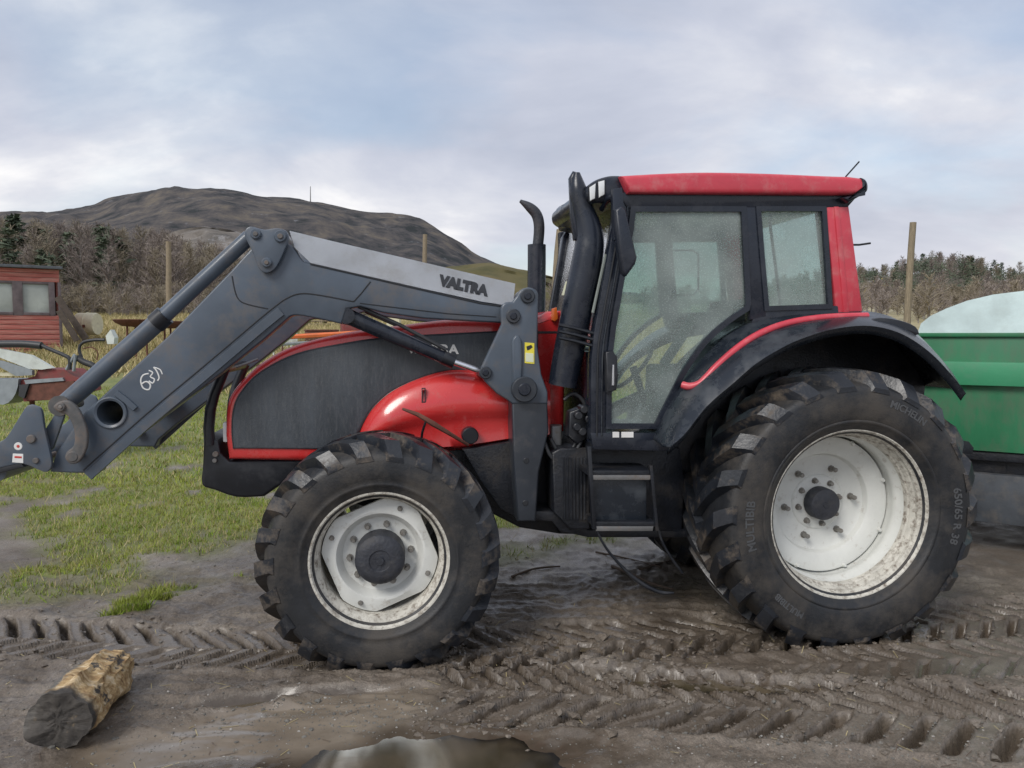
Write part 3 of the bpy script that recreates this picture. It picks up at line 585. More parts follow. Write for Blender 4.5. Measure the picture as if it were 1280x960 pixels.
Vs = iv[None] * (1 + rng.normal(0, .16, (n, 12, 1))) * s[:, None, None] * np.array([1.2, 1, .65]); ang = rng.uniform(0, 6.28, n); ca, sa = np.cos(ang)[:, None], np.sin(ang)[:, None]
Vs = np.stack([Vs[..., 0] * ca - Vs[..., 1] * sa, Vs[..., 0] * sa + Vs[..., 1] * ca, Vs[..., 2]], -1) + np.concatenate([P, z[:, None]], 1)[:, None]
leaf_mat('stone_dark', (.12, .115, .105), (.2, .19, .17), 30); leaf_mat('stone_pale', (.30, .29, .27), (.40, .38, .35), 30)
gv = tri_mesh('gravel', Vs[:, itx].reshape(-1, 3, 3), np.repeat(rng.choice([0, 1], n, p=[.93, .07]), len(itx)), ['stone_dark', 'stone_pale']); gv['kind'] = 'stuff'; gv['label'] = 'small stones pressed into the mud'; gv['category'] = 'gravel'

# crumbs of mud thrown up along the ruts, bits of straw and twig
MATS['mud_clod'] = g_o.data.materials[0]
n = 3600; t = rng.random(n); ci = rng.integers(0, len(TRACKS), n); PP = []
for i in range(n):
    pts = cr([(*p, 0) for p in TRACKS[ci[i]][0]], 4); j = rng.integers(0, len(pts) - 1); f = rng.random(); a, b = pts[j], pts[j + 1]; dx, dy = b[0] - a[0], b[1] - a[1]; l_ = math.hypot(dx, dy); o_ = rng.choice([-1, 1]) * abs(rng.normal(.30, .09)); PP.append((a[0] + dx * f - dy / l_ * o_, a[1] + dy * f + dx / l_ * o_))
P = np.array(PP); P = P[(P[:, 1] > 3.1) & (P[:, 1] < 7) & (np.abs(P[:, 0]) < 4.5)]; n = len(P); s = np.clip(rng.lognormal(-4.75, .5, n), .003, .03); z = ground(P[:, 0], P[:, 1])[0]
Vs = iv[None] * (1 + rng.normal(0, .28, (n, 12, 1))) * s[:, None, None] * np.array([1.25, 1, .6]) + np.concatenate([P, z[:, None]], 1)[:, None]
cd = tri_mesh('mud_crumbs', Vs[:, itx].reshape(-1, 3, 3), None, ['mud_clod']); cd['kind'] = 'stuff'; cd['label'] = 'crumbs of mud along the tyre tracks'; cd['category'] = 'mud'
n = 900; X = rng.uniform(-3.8, 4, n); Y = 3.1 + 4 * rng.random(n) ** 1.3; z = ground(X, Y)[0] + .003; keep = z > WATER + .004; X, Y, z = X[keep], Y[keep], z[keep]; n = len(X)
a = rng.uniform(0, 6.28, n); L1 = rng.uniform(.012, .05, n); d = np.stack([np.cos(a), np.sin(a), rng.normal(0, .15, n)], -1) * L1[:, None]; w = np.stack([-np.sin(a), np.cos(a), 0 * a], -1) * .0018; b = np.stack([X, Y, z], -1)
T = np.concatenate([np.stack([b - d - w, b - d + w, b + d + w], 1), np.stack([b - d - w, b + d + w, b + d - w], 1)]); li = rng.choice([0, 1], n, p=[.45, .55])
lt = tri_mesh('straw_litter', T, np.concatenate([li, li]), ['grass_dry', 'twig']); lt['kind'] = 'stuff'; lt['label'] = 'bits of straw and twig trodden into the mud'; lt['category'] = 'litter'
# ================================================================== TRACTOR
TR = empty('tractor', (ROOT[0], ROOT[1], 0), YAW)
tag(TR, 'muddy red farm tractor with dark grey front loader and white wheel rims', 'tractor')
def loft(name, curves, mat, parent, thick=0., smooth=40, close=False):
    n = len(curves[0]); V = [tuple(p) for c in curves for p in c]; F = []; m = len(curves)
    for i in range(m if close else m - 1):
        a, b = i * n, ((i + 1) % m) * n
        for k in range(n - 1): F.append((a + k, a + k + 1, b + k + 1, b + k))
    o = build(name, V, F, mat, parent, smooth)
    if thick:
        md = o.modifiers.new('s', 'SOLIDIFY'); md.thickness = thick; md.offset = 0
    return o
# ---------------------------------------------------------------- wheels
def wheel(name, cx, cz, yfl, R0, hw, ycen, nl, lugh, rimp, barrelp, discp, hub, flange_r, dfun, bolts, extra, words, lugw, drop=.055, barrel='rim_white'):
    def crown(y): return R0 - drop * (abs(y) / hw) ** 2.6
    def ltop(y): return R0 + lugh - .022 * (abs(y) / hw) ** 2.4
    rim = lathe(name, [(r, yfl + d) for r, d in barrelp], cx, cz, barrel, TR, 72)
    rim['label'] = words
    lathe('rim_flange', [(r, yfl + d) for r, d in rimp], cx, cz, 'rim_edge', rim, 72)
    lathe('wheel_disc', [(r, yfl + d) for r, d in discp], cx, cz, 'rim_white', rim, 72, rfun=dfun)
    lathe('hub_cap', [(r, yfl + d) for r, d in hub], cx, cz, 'hub_black', rim, 28)
    for (n, rr, d0, d1, br, a0, mt) in bolts:
        for k in range(n):
            a = a0 + 2 * math.pi * k / n; lathe('wheel_bolt', [(1e-5, yfl + d0), (br * .8, yfl + d0), (br, yfl + d0 + .006), (br, yfl + d1), (br * 1.5, yfl + d1), (br * 1.5, yfl + d1 + .012)], cx + rr * math.cos(a), cz + rr * math.sin(a), mt, rim, 8)
    # carcass
    fr = flange_r; prof = [(fr - .025, -hw * .80), (fr + .006, -hw * .885), (fr + .022, -hw * .90), (fr + .045, -hw * .948), (fr + .05, -hw * .962), (fr + .062, -hw * .966), (fr + .066, -hw * .958), (fr + .09, -hw * .99), (fr + (R0 - fr) * .5, -hw * 1.005), (R0 - drop - .035, -hw * .99), (R0 - drop - .008, -hw * .965)]
    prof += [(crown(y * hw) - .004, y * hw) for y in np.linspace(-.9, .9, 11)] + [(r, -y) for r, y in reversed(prof)]
    ty = lathe('tyre', [(r, ycen + y) for r, y in prof], cx, cz, 'rubber', rim, 96, 50)
    # tread bars, two staggered rows
    V = []; F = []; pitch = 2 * math.pi / nl; rg = np.random.default_rng(nl)
    for side in (-1, 1):
        for k in range(nl):
            p0 = k * pitch + (pitch / 2 if side > 0 else 0); base = len(V); S = []
            for u in (-.06, .12, .3, .5, .7, .80, .86, .93, 1.002): S.append((u * hw, crown(u * hw) - (.012 if u < .85 else .03), ltop(u * hw) - (0 if u < .81 else ((u - .80) / .20) ** 1.15 * (drop + lugh - .020)), p0 - (u ** .85 if u > 0 else 0) * lugw[0], 1 + .25 * u))
            for y, rb, rt, ph, w in S:
                j = rg.normal(0, .0015)
                for r, dw in ((rb, -1.15), (rt + j, -.86), (rt + j, .86), (rb, 1.15)):
                    a = ph + dw * lugw[1] * w * .5; V.append((cx + r * math.cos(a), ycen + side * y, cz + r * math.sin(a)))
            m = len(S)
            for i in range(m - 1):
                for q in range(3): a = base + i * 4 + q; F.append((a, a + 1, a + 5, a + 4))
            F.append((base, base + 1, base + 2, base + 3)); a = base + (m - 1) * 4; F.append((a, a + 1, a + 2, a + 3))
    build('tread', V, F, 'tread_rubber', rim, 30)
    for s, r, ang, size in extra:                        # raised sidewall lettering
        tv, tf = text_geo(s, size, .0025, .0015); ysw = ycen - hw * 1.004
        W_ = [(cx + (r + p.y) * math.cos(ang - p.x / r), ysw - p.z, cz + (r + p.y) * math.sin(ang - p.x / r)) for p in tv]
        build('tyre_lettering', W_, tf, 'tyre_letter', rim, 0)
    return rim
FZ = .653; RX, RZ = 2.9314, .837
def sq(a, r): return 1.0 if r < .275 else min(1.0, .90 / max(.7, abs(math.cos((a - R(22)) - round((a - R(22)) / (math.pi / 2)) * math.pi / 2))))
fw = wheel('front_wheel', 0, FZ, -1.0, .680, .275, -.765, 22, .044,
    [(.418, .03), (.417, .004), (.408, -.010), (.397, -.008), (.388, .006), (.380, .03), (.370, .044), (.362, .056)],
    [(.366, .05), (.358, .06), (.352, .09), (.350, .16), (.352, .25), (.37, .40), (.395, .47)],
    [(.10, .165), (.205, .163), (.222, .155), (.245, .115), (.258, .098), (.272, .096), (.344, .118), (.346, .135)],
    [(1e-5, -.012), (.022, -.012), (.026, .0), (.06, .0), (.064, -.006), (.10, -.004), (.132, .006), (.146, .022), (.148, .17)], .400, sq,
    [(10, .183, .118, .152, .014, .1, 'bolt_steel'), (4, .305, .082, .10, .011, R(67), 'bolt_steel')], [], 'white front rim with a black hub and ten bolts', (.30, .118), barrel='rim_edge')
ftr = [o for o in fw.children if o.name.startswith('tread')][0]
mirrored(fw)
rw = wheel('rear_wheel', RX, RZ, -1.0754, .872, .33, -.795, 22, .050,
    [(.558, .03), (.557, .004), (.548, -.010), (.536, -.008), (.526, .006), (.514, .034), (.505, .046), (.504, .070), (.498, .078), (.492, .110), (.484, .118), (.481, .15)],
    [(.482, .148), (.480, .19), (.470, .205), (.468, .25), (.474, .262), (.472, .30), (.470, .41), (.475, .44), (.48, .50), (.53, .56)],
    [(.09, .372), (.172, .366), (.184, .372), (.190, .380), (.30, .378), (.325, .362), (.338, .325), (.352, .315), (.44, .292), (.456, .296), (.462, .33)],
    [(1e-5, .262), (.02, .262), (.022, .268), (.085, .268), (.102, .276), (.108, .29), (.110, .362)], .539, None,
    [(8, .150, .335, .366, .015, .2, 'bolt_steel'), (6, .243, .315, .372, .016, R(67), 'bolt_steel'), (8, .445, .270, .292, .012, .35, 'rim_white')],
    [('MICHELIN', .735, R(62), .062), ('MULTIBIB', .70, R(183), .075), ('650/65 R 38', .715, R(-2), .075), ('MULTIBIB', .70, R(232), .055)], 'white deep-dish rear rim with a small black hub', (.335, .112))
mirrored(rw)
tube('front_axle', [(0, -.62, FZ), (0, -.3, FZ - .03), (0, .3, FZ - .03), (0, .62, FZ)], [.11, .10, .10, .11], 'chassis', TR, 14)
tube('rear_axle', [(RX, -.7, RZ), (RX, -.3, RZ), (RX, .3, RZ), (RX, .7, RZ)], [.13, .2, .2, .13], 'chassis', TR, 16)

# ---------------------------------------------------------------- bonnet
HT = cr([(281, 545), (282, 515), (288, 493), (307, 470), (330, 451), (367, 432), (430, 416), (505, 406), (555, 400), (605, 399), (650, 399)], 5)
hood = solid('bonnet', xz([(285, 575)] + HT + [(676, 394), (684, 389), (702, 388), (706, 393), (707, 470), (706, 540), (600, 562), (380, 577)], -.40), -.40, .40, 'red_paint', TR, .045, 5)
hood['label'] = 'red bonnet rim curving down to the nose'
gp = cr([(292, 561), (290, 538), (292, 512), (301, 491), (325, 466), (370, 443), (430, 430), (480, 423), (560, 418), (640, 414)], 5) + [(672, 414), (672, 480)] + cr([(600, 468), (565, 463), (530, 471), (492, 488), (467, 509), (452, 532), (440, 562)], 4)
p_ = solid('side_panel', xz(gp, -.414), -.414, .40 - .02, 'grey_panel', hood, .012, 3); p_['label'] = 'dark grey ventilated bonnet side panel'
gl = xz(gp, -.413); tube('panel_seal', [(a, -.404, b) for a, b in gl], .007, 'black_plastic', hood, 6)
solid('side_panel', [(a, b) for a, b in xz(gp, -.414)], .40, .414, 'grey_panel', hood, .004, 1)
# bulged red panel above the wheel
def bulge():
    top = cr([(446, 552), (454, 530), (468, 508), (493, 487), (531, 470), (566, 462), (604, 464), (640, 470), (688, 476)], 5); n = len(top); C = []
    bot = cr([(450, 560), (470, 562), (490, 562), (515, 562), (545, 562), (575, 560), (604, 556), (640, 550), (688, 545)], 5)
    for v, y in ((0, -.405), (.02, -.425), (.08, -.452), (.2, -.487), (.36, -.515), (.48, -.522), (.56, -.512), (.63, -.488), (.72, -.474), (.86, -.475), (.97, -.48), (1, -.43), (1.01, -.39)):
        row = []
        for i in range(n):
            k = min(1, i / 12) ** .5; ly = -.40 + (y + .40) * k; a, b = top[i], bot[i]; row.append(U(a[0] + (b[0] - a[0]) * v, a[1] + (b[1] - a[1]) * v, ly))
        C.append(row)
    o = loft('wheel_arch_panel', C, 'red_paint', hood, 0, 70); o['label'] = 'glossy red bulged panel over the front wheel'
    mirrored(o, hood)
bulge()
ring('latch', xz([(527, 485), (532, 485), (532, 503), (527, 503)], -.512), .006, -.516, -.49, 'dark_vinyl', hood)
solid('panel_gap', xz([(670, 414), (703, 414), (703, 417), (670, 417)], -.402), -.402, -.38, 'dark_vinyl', hood, .001, 1)
o = U(541, 436, -.418); text_on('bonnet_lettering', 'VALTRA', (o.x + .0, -.4165, o.z - .004), (1, 0, -.02), (0, 0, 1), .082, 'white_vinyl', hood, .001, .003, 1.12)
for i_, h_ in enumerate(([(688, 548), (700, 566), (716, 560), (724, 540)], [(705, 500), (716, 492), (728, 500), (734, 515)], [(676, 540), (690, 572), (712, 575), (728, 548)])): ptube('hydraulic_hose', [(a, b, -.60 - .02 * i_) for a, b in h_], .013, 'hose', TR, 8, 5)
for i_ in range(0): ptube('hydraulic_hose', [(436 + i_ * 4, 388, -.545), (470, 396 + i_ * 4, -.56), (520, 408 + i_ * 6, -.56), (570, 426 + i_ * 8, -.56), (606, 432 + i_ * 8, -.56)], .012, 'hose', TR, 8, 5)
ptube('wire_bracket', [(503, 511, -.70), (522, 518, -.72), (542, 530, -.72), (562, 542, -.70), (585, 556, -.6)], [.008, .014, .018, .013, .010], 'rust', TR, 7)
ptube('wire_bracket', [(533, 524, -.72), (528, 540, -.70), (526, 556, -.6)], .008, 'black_plastic', TR, 7)
pdisc('air_valve', 588, 545, 10.5, -.56, -.4, 'black_plastic', TR, 18)
# nose, weights, guard
nose = ext('front_weight', cr([(254, 548), (253, 580), (252, 606), (268, 613), (296, 622), (330, 621)], 3) + [(360, 600), (400, 590), (400, 574), (286, 576), (276, 566), (273, 549)], -.34, .34, 'black_plastic', TR, .02, 3)
for s in (-1, 1):
    q = [U(p[0], p[1], -.33) for p in ((281, 460), (277, 470), (268, 492), (263, 512), (261, 535), (262, 556))]; tube('guard_bar', [(v.x, s * .33, v.z) for v in q], .034, 'black_plastic', TR, 10)
a = U(281, 461, -.33); tube('guard_bar', [(a.x, -.33, a.z), (a.x - .01, .33, a.z)], .03, 'black_plastic', TR, 10)
ptube('lamp_guard', [(295, 459, -.38), (312, 453, -.36), (322, 449, -.3)], .008, 'steel', TR, 7)
for s in (-1, 1): q = U(290, 540, -.2); box('headlight', (q.x - .03, s * .24 - .1, q.z - .05), (q.x + .05, s * .24 + .1, q.z + .08), 'lamp_lens', TR, .015)
pdisc('tow_pin', 269, 568, 4, -.36, -.33, 'steel', TR, 10); pdisc('tow_pin', 268, 576, 3, -.36, -.33, 'steel', TR, 10)
# engine and frame
ext('engine_block', [(378, 578), (600, 556), (720, 546), (720, 640), (700, 668), (650, 660), (610, 640), (470, 640), (400, 612)], -.33, .33, 'chassis', TR, .02, 2)
ext('subframe', [(578, 562), (640, 552), (648, 600), (648, 648), (625, 636), (600, 600)], -.52, -.34, 'chassis', TR, .01)
ext('skid_plate', [(646, 648), (690, 652), (700, 664), (735, 672), (860, 672), (860, 664), (735, 662), (712, 640), (646, 638)], -.60, .5, 'chassis', TR, .01)
ext('gearbox', [(700, 548), (1010, 540), (1010, 650), (860, 672), (700, 668)], -.40, .40, 'chassis', TR, .02)
ft = ext('fuel_tank', [(690, 566), (700, 560), (738, 560), (738, 662), (712, 662), (692, 640)], -.66, -.42, 'chassis', TR, .015, 3)
for k in range(7): ext('tank_rib', [(704 + k * 4.4, 572), (706 + k * 4.4, 572), (707 + k * 4.2, 650), (705 + k * 4.2, 650)], -.668, -.655, 'black_plastic', ft, .002, 1)
pdisc('oil_filter', 696, 545, 8, -.5, -.4, 'steel', TR, 14); ext('oil_filter', [(689, 532), (703, 532), (703, 562), (689, 562)], -.52, -.42, 'steel', TR, .02, 3)

# ---------------------------------------------------------------- cab
YC = -.80
def cabpart(name, pts, yn, yf, mat, r=.006, lab=None, parent=None):
    o = ext(name, pts, yn, yf, mat, parent or TR, r)
    if lab: o['label'] = lab
    mirrored(o); return o
cabpart('front_pillar', [(738, 549), (739, 450), (743, 412), (754, 350), (764, 295), (770, 256), (776, 245), (792, 245), (785, 290), (774, 350), (763, 410), (759, 450), (758, 549)], YC, YC + .10, 'black_trim', .012)
for dx in (5, 11): q_ = [(741 + dx, 545), (742 + dx, 450), (746 + dx, 412), (757 + dx, 350), (767 + dx, 295), (774 + dx, 258)]; ptube('pillar_seal', [(a, b, YC - .004) for a, b in q_], .006, 'fender_plastic' if dx > 6 else 'dark_vinyl', TR, 6, 3)
cabpart('centre_pillar', [(930, 250), (949, 250), (953, 320), (958, 396), (938, 400), (934, 320)], YC - .005, YC + .07, 'black_trim', .008)
cabpart('rear_pillar', [(1031, 250), (1061, 250), (1070, 318), (1080, 394), (1046, 396), (1038, 318)], YC - .004, YC + .14, 'red_roof', .018, 'red rear cab pillar')
cabpart('pillar_fold', [(1043, 258), (1049, 258), (1062, 392), (1055, 392)], YC - .014, YC + .01, 'red_roof', .006)
cabpart('header', [(772, 240), (1074, 243), (1068, 250), (1060, 259), (784, 260)], YC - .008, YC + .12, 'black_trim', .008)
cabpart('sill', [(738, 541), (822, 541), (842, 556), (840, 564), (742, 562)], YC - .004, YC + .2, 'black_trim', .006)
cabpart('window_sill', [(942, 385), (1050, 382), (1082, 390), (1086, 402), (940, 410)], YC - .003, YC + .1, 'black_trim', .006)
dg = [(788, 258), (932, 258), (935, 320), (938, 378)] + cr([(936, 388), (912, 404), (885, 428), (860, 462), (842, 496), (822, 536)], 3) + [(757, 536), (758, 450), (763, 408), (774, 345), (785, 285)]
def pane(name, outline, w, fr, yp):
    P = xz(outline, YC); q = inset(P, w); o = solid(name, q, yp, yp + .006, 'glass', TR, 0, 1); f = ring(fr, P, w * 1.25, YC - .012, YC + .035, 'black_trim', o); m = mirrored(o)
    return o
dp = pane('door_glass', dg, .028, 'door_frame', YC + .008); dp['label'] = 'rain-spotted greenish door glass in a black frame'
rp_ = pane('side_window', [(944, 258), (1032, 258), (1036, 320), (1040, 386), (955, 389), (949, 320)], .026, 'window_frame', YC + .012); rp_['label'] = 'small rear side window with rounded corners'
ext('door_handle', [(757, 440), (766, 438), (772, 446), (773, 470), (771, 488), (759, 491)], -.86, -.80, 'black_plastic', TR, .012, 3)
ext('handle_catch', [(766, 456), (768, 456), (768, 482), (765, 482)], -.868, -.855, 'chrome', TR, .002, 1)
for a, b in ((766, 774), (777, 792)): ext('sill_sticker', [(a, 540), (b, 540), (b, 547), (a, 547)], YC - .010, YC, 'white_vinyl', TR, .001, 1)
# screens: windscreen and rear window
def quad(name, a, b, parent, w=.03):
    (x0, z0), (x1, z1) = a, b; y = abs(YC) - .10; V = [(x0, -y, z0), (x0, y, z0), (x1, y, z1), (x1, -y, z1)]; return build(name, V, [(0, 1, 2, 3)], 'glass', parent, 0)
tp = U(778, 250, YC); bt = U(746, 430, YC); wsn = quad('windscreen', (bt.x, bt.z), (tp.x, tp.z), TR)
tube('wiper', [(bt.x - .03, .25, bt.z + .05), (bt.x + .01, -.2, bt.z + .5)], .008, 'black_plastic', TR, 6)
b2_ = U(1073, 392, YC); t2_ = U(1056, 250, YC); quad('rear_window', (b2_.x - .03, b2_.z), (t2_.x - .03, t2_.z), TR)
for s in (.12,): tube('rear_window_bar', [(b2_.x - .04, s, b2_.z), (t2_.x - .04, s, t2_.z)], .012, 'black_trim', TR, 6)
f0 = U(740, 556, YC); f1 = U(1075, 556, YC); box('cab_floor', (f0.x, -.76, f0.z - .05), (U(845, 556, YC).x, .76, f0.z + .02), 'chassis', TR, .01)
fw0 = U(744, 440, YC); box('firewall', (fw0.x - .02, -.72, f0.z), (fw0.x + .05, .72, fw0.z), 'black_trim', TR, .01)
rb = U(1078, 392, YC); box('rear_floor', (U(845, 556, YC).x, -.43, f0.z - .05), (rb.x - .1, .43, f0.z + .02), 'chassis', TR, .01); box('rear_bulkhead', (rb.x - .10, -.43, f0.z + .02), (rb.x - .03, .43, rb.z), 'black_trim', TR, .01)
# roof
RP = cr([(776, 219), (830, 216), (885, 214.5), (960, 216), (1030, 219), (1062, 220)], 4) + cr([(1078, 222), (1084, 227), (1084, 239), (1076, 243)], 3) + [(786, 241)]
roof = solid('roof', xz(RP, -.86), -.86, .86, 'red_roof', TR, .03, 4); roof['label'] = 'faded red cab roof'
cap = ext('roof_front', cr([(742, 253), (735, 246), (735, 233), (746, 224), (762, 219), (775, 218.5)], 4) + [(789, 241), (789, 252)], -.80, .30, 'black_trim', TR, .035, 4)
ext('roof_lining', [(752, 241), (1060, 243), (1055, 256), (784, 258), (756, 252)], -.68, .68, 'black_trim', TR, .01)
cor = ext('roof_rear_corner', cr([(1078, 221.5), (1083, 224), (1086, 230), (1085, 239), (1076, 245), (1062, 253)], 3) + [(1052, 247), (1078, 241)], -.868, -.66, 'black_trim', TR, .02, 3); mirrored(cor)
for pts in ([(737, 234), (745, 229), (744, 248), (738, 251)], [(748, 227), (756, 225), (756, 243), (749, 247)]):
    l = ext('work_lamp', [(a - (1 if a < 743 or 747 < a < 750 else -1), b + (1 if b > 240 else -1)) for a, b in pts], -.808, -.78, 'dark_vinyl', TR, .004); ext('lens', pts, -.816, -.80, 'lamp_lens', l, .006)
q = U(711, 268, .30); l = lathe('round_lamp', [(1e-5, .30), (.07, .30), (.088, .31), (.092, .40), (.07, .46), (1e-5, .46)], q.x, q.z, 'black_trim', TR, 20); 
lf = disc('lens', q.x - .03, q.z, .055, .29, .30, 'lamp_lens', l, 18)
ptube('aerial', [(1057, 221, -.82), (1074, 202, -.82)], .005, 'black_plastic', TR, 6); ptube('rear_rod', [(1060, 306, -.72), (1074, 306, -.72), (1088, 304, -.72)], .007, 'black_plastic', TR, 6)
# mirror on its arm
mi_ = ext('wing_mirror', [(769, 262), (777, 257), (783, 262), (797, 322), (795, 330), (784, 345), (779, 340), (774, 312)], -.99, -.90, 'black_trim', TR, .02, 3)
m_ = ext('mirror_arm', [(766, 236), (778, 234), (781, 262), (772, 300), (768, 300)], -.92, -.86, 'black_trim', TR, .008); ptube('mirror_arm', [(770, 244, -.90), (760, 248, -.80), (752, 262, -.72)], .018, 'black_trim', TR, 8)
mf = ext('mirror_bracket', [(700, 290), (717, 288), (720, 300), (712, 304), (708, 322), (701, 322)], .80, .9, 'black_trim', TR, .008)
ptube('pillar_chrome', [(741, 391, -.76), (757, 318, -.76)], .010, 'cab_grey', TR, 7)
# interior
s0 = U(860, 470, -.2); seat = box('driver_seat', (s0.x - .18, -.26, s0.z - .16), (s0.x + .30, .26, s0.z - .03), 'seat_cloth', TR, .05)
bk = solid('backrest', [(s0.x + .22, s0.z - .05), (s0.x + .34, s0.z - .05), (s0.x + .46, s0.z + .50), (s0.x + .42, s0.z + .56), (s0.x + .34, s0.z + .55)], -.24, .24, 'seat_cloth', seat, .03, 3)
box('seat_base', (s0.x - .1, -.2, f0.z), (s0.x + .25, .2, s0.z - .15), 'black_trim', seat, .02)
ar = ptube('armrest', [(829, 456, -.33), (850, 425, -.33), (866, 396, -.33)], .035, 'cab_grey', TR, 8)
sw = U(788, 462, -.0); 
n_ = 28; ax = Vector((-.75, 0, .65)).normalized(); e1 = Vector((0, 1, 0)); e2 = ax.cross(e1); cc_ = Vector((sw.x + .02, 0, sw.z + .02))
sw_o = tube('steering_wheel', [cc_ + (e1 * math.cos(2 * math.pi * k / n_) + e2 * math.sin(2 * math.pi * k / n_)) * .19 for k in range(n_ + 1)], .016, 'black_plastic', TR, 8)
tube('steering_column', [cc_, cc_ - ax * .1 + Vector((.0, 0, -.15)), Vector((fw0.x + .08, 0, f0.z))], [.03, .05, .07], 'black_plastic', sw_o, 10)
box('dashboard', (fw0.x + .03, -.30, fw0.z - .18), (fw0.x + .22, .30, fw0.z + .02), 'black_plastic', TR, .04)
box('side_console', (s0.x - .05, .32, f0.z + .1), (s0.x + .55, .62, s0.z + .06), 'cab_grey', TR, .04)
gh = [U(*p) for p in ((828, 314, .70), (828, 364, .70), (834, 369, .70), (866, 369, .70), (873, 362, .70), (873, 318, .70), (866, 313, .70), (834, 313, .70), (828, 318, .70))]
tube('grab_rail', gh, .008, 'black_plastic', TR, 6)
# steps
ext('step_backplate', [(739, 592), (808, 592), (808, 650), (741, 650)], -.83, -.80, 'fender_plastic', TR, .004)
for (a, b, c) in ((736, 816, 588), (742, 819, 652)):
    st = ext('step', [(a, c), (b, c), (b, c + 7), (a, c + 7)], -.88, -.60, 'chassis', TR, .006); ext('step_lip', [(a + 2, c + 6), (b - 2, c + 6), (b - 3, c + 12), (a + 3, c + 12)], -.885, -.86, 'steel', st, .004)
ext('step_rail', [(734, 558), (739, 558), (746, 662), (741, 662)], -.89, -.85, 'black_plastic', TR, .004); ext('step_rail', [(812, 582), (816, 582), (824, 664), (820, 664)], -.89, -.85, 'chassis', TR, .004)
ptube('trailing_strap', [(742, 656, -.87), (757, 684, -.87), (777, 708, -.87), (800, 728, -.86), (824, 740, -.86), (842, 741, -.86)], [.008, .008, .010, .015, .014, .008], 'black_plastic', TR, 8, 4)
ptube('trailing_strap', [(822, 660, -.84), (829, 680, -.84), (841, 700, -.84), (853, 716, -.83)], .009, 'black_plastic', TR, 8, 4)
ext('step_skirt', [(738, 562), (850, 560), (856, 600), (852, 668), (738, 668)], -.56, -.42, 'chassis', TR, .01)
for a in ((724, 520), (731, 512), (722, 534), (737, 524), (729, 540)): pdisc('hydraulic_coupling', a[0], a[1], 5, -.72, -.6, 'black_plastic', TR, 10)
ext('coupling_block', [(712, 515), (738, 505), (741, 545), (722, 556), (710, 545)], -.66, -.55, 'black_plastic', TR, .015, 3)
# ---------------------------------------------------------------- rear mudguard
C0 = cr([(836, 561), (854, 545), (882, 510), (915, 481), (943, 457), (974, 438), (1000, 426), (1040, 414), (1085, 410), (1125, 420), (1160, 443), (1188, 472), (1205, 494)], 5)
C1 = cr([(828, 558), (846, 534), (873, 497), (905, 466), (935, 442), (968, 424), (998, 413), (1040, 404), (1085, 402), (1125, 410), (1158, 432), (1187, 463), (1204, 491)], 5)
C2 = cr([(822, 553), (838, 522), (860, 487), (890, 458), (922, 433), (958, 415), (995, 404), (1040, 398), (1085, 396), (1122, 404), (1154, 427), (1183, 458), (1202, 488)], 5)
C3 = cr([(817, 549), (832, 515), (853, 480), (880, 448), (912, 420), (945, 403), (990, 395), (1038, 392), (1082, 390), (1118, 399), (1150, 422), (1180, 455), (1200, 486)], 5)
U_ = lambda C, y: [U(p[0], p[1], y) for p in C]
c0 = U_(C0, -1.10); inner = [Vector((v.x, -.46, v.z + .015)) for v in U_(C0, -1.10)]
fe = loft('mudguard', [[Vector((v.x * .997, -1.085, v.z - .035)) for v in c0], c0, U_(C0, -1.12)[:0] or [v + Vector((0, -.012, .012)) for v in c0], U_(C1, -1.05), U_(C2, -.92), U_(C3, -.80), [Vector((v.x, -.46, v.z)) for v in U_(C3, -.80)]], 'fender_plastic', TR, .012, 50)
fe['label'] = 'black plastic rear mudguard with a red trim strip'; mirrored(fe)
rd = [U(*p) for p in ((853, 481, -.90), (862, 483, -.93), (874, 480, -.95), (884, 471, -.955), (896, 458, -.955), (922, 435, -.95), (950, 417, -.94), (985, 404, -.93), (1030, 397, -.92), (1084, 395, -.91))]
rd = [Vector(v) for v in cr([tuple(v) for v in rd], 4)]; rt = tube('trim_strip', rd, .024, 'red_roof', fe, 8); rt['label'] = 'curved red trim strip'
iw = U_(C0, -.50); V = [Vector((v.x, -.47, v.z + .04)) for v in c0]
ext('inner_mudguard', [(838, 556), (870, 515), (920, 470), (975, 432), (1040, 408), (1085, 404), (1125, 414), (1160, 440), (1150, 560), (1000, 600), (860, 600)], -.47, -.44, 'chassis', TR, .004)
tl_ = ext('tail_lamp', cr([(1086, 402), (1100, 397), (1125, 400), (1145, 408), (1150, 418)], 3) + [(1140, 420), (1110, 408), (1088, 406)], -1.03, -.86, 'black_plastic', TR, .01)
ext('hitch_arm', [(1150, 540), (1212, 552), (1218, 560), (1216, 568), (1150, 560)], .2, .26, 'chassis', TR, .01)

# ---------------------------------------------------------------- exhaust and intake
ex = ptube('exhaust_pipe', [(670, 400, .42), (671, 330, .42), (671, 306, .42)], [.072, .072, .072], 'black_trim', TR, 16)
ptube('exhaust_tip', [(672, 310, .42), (674, 285, .42), (671, 269, .42), (662, 259, .42), (650, 251, .42)], [.042, .042, .042, .036, .012], 'hub_black', ex, 12, 4)
ik = ptube('air_intake', [(703, 482, -.62), (709, 450, -.63), (716, 415, -.65), (725, 370, -.67), (734, 325, -.68), (737, 300, -.68), (734, 280, -.68), (727, 258, -.68), (722, 235, -.68), (721, 216, -.68)], [.092, .098, .10, .10, .098, .092, .082, .066, .055, .02], 'black_trim', TR, 18, 4)
ext('intake_cap', [(712, 222), (717, 213), (724, 215), (731, 240), (738, 268), (735, 300), (718, 300), (714, 270)], -.70, -.64, 'black_trim', ik, .02, 3)
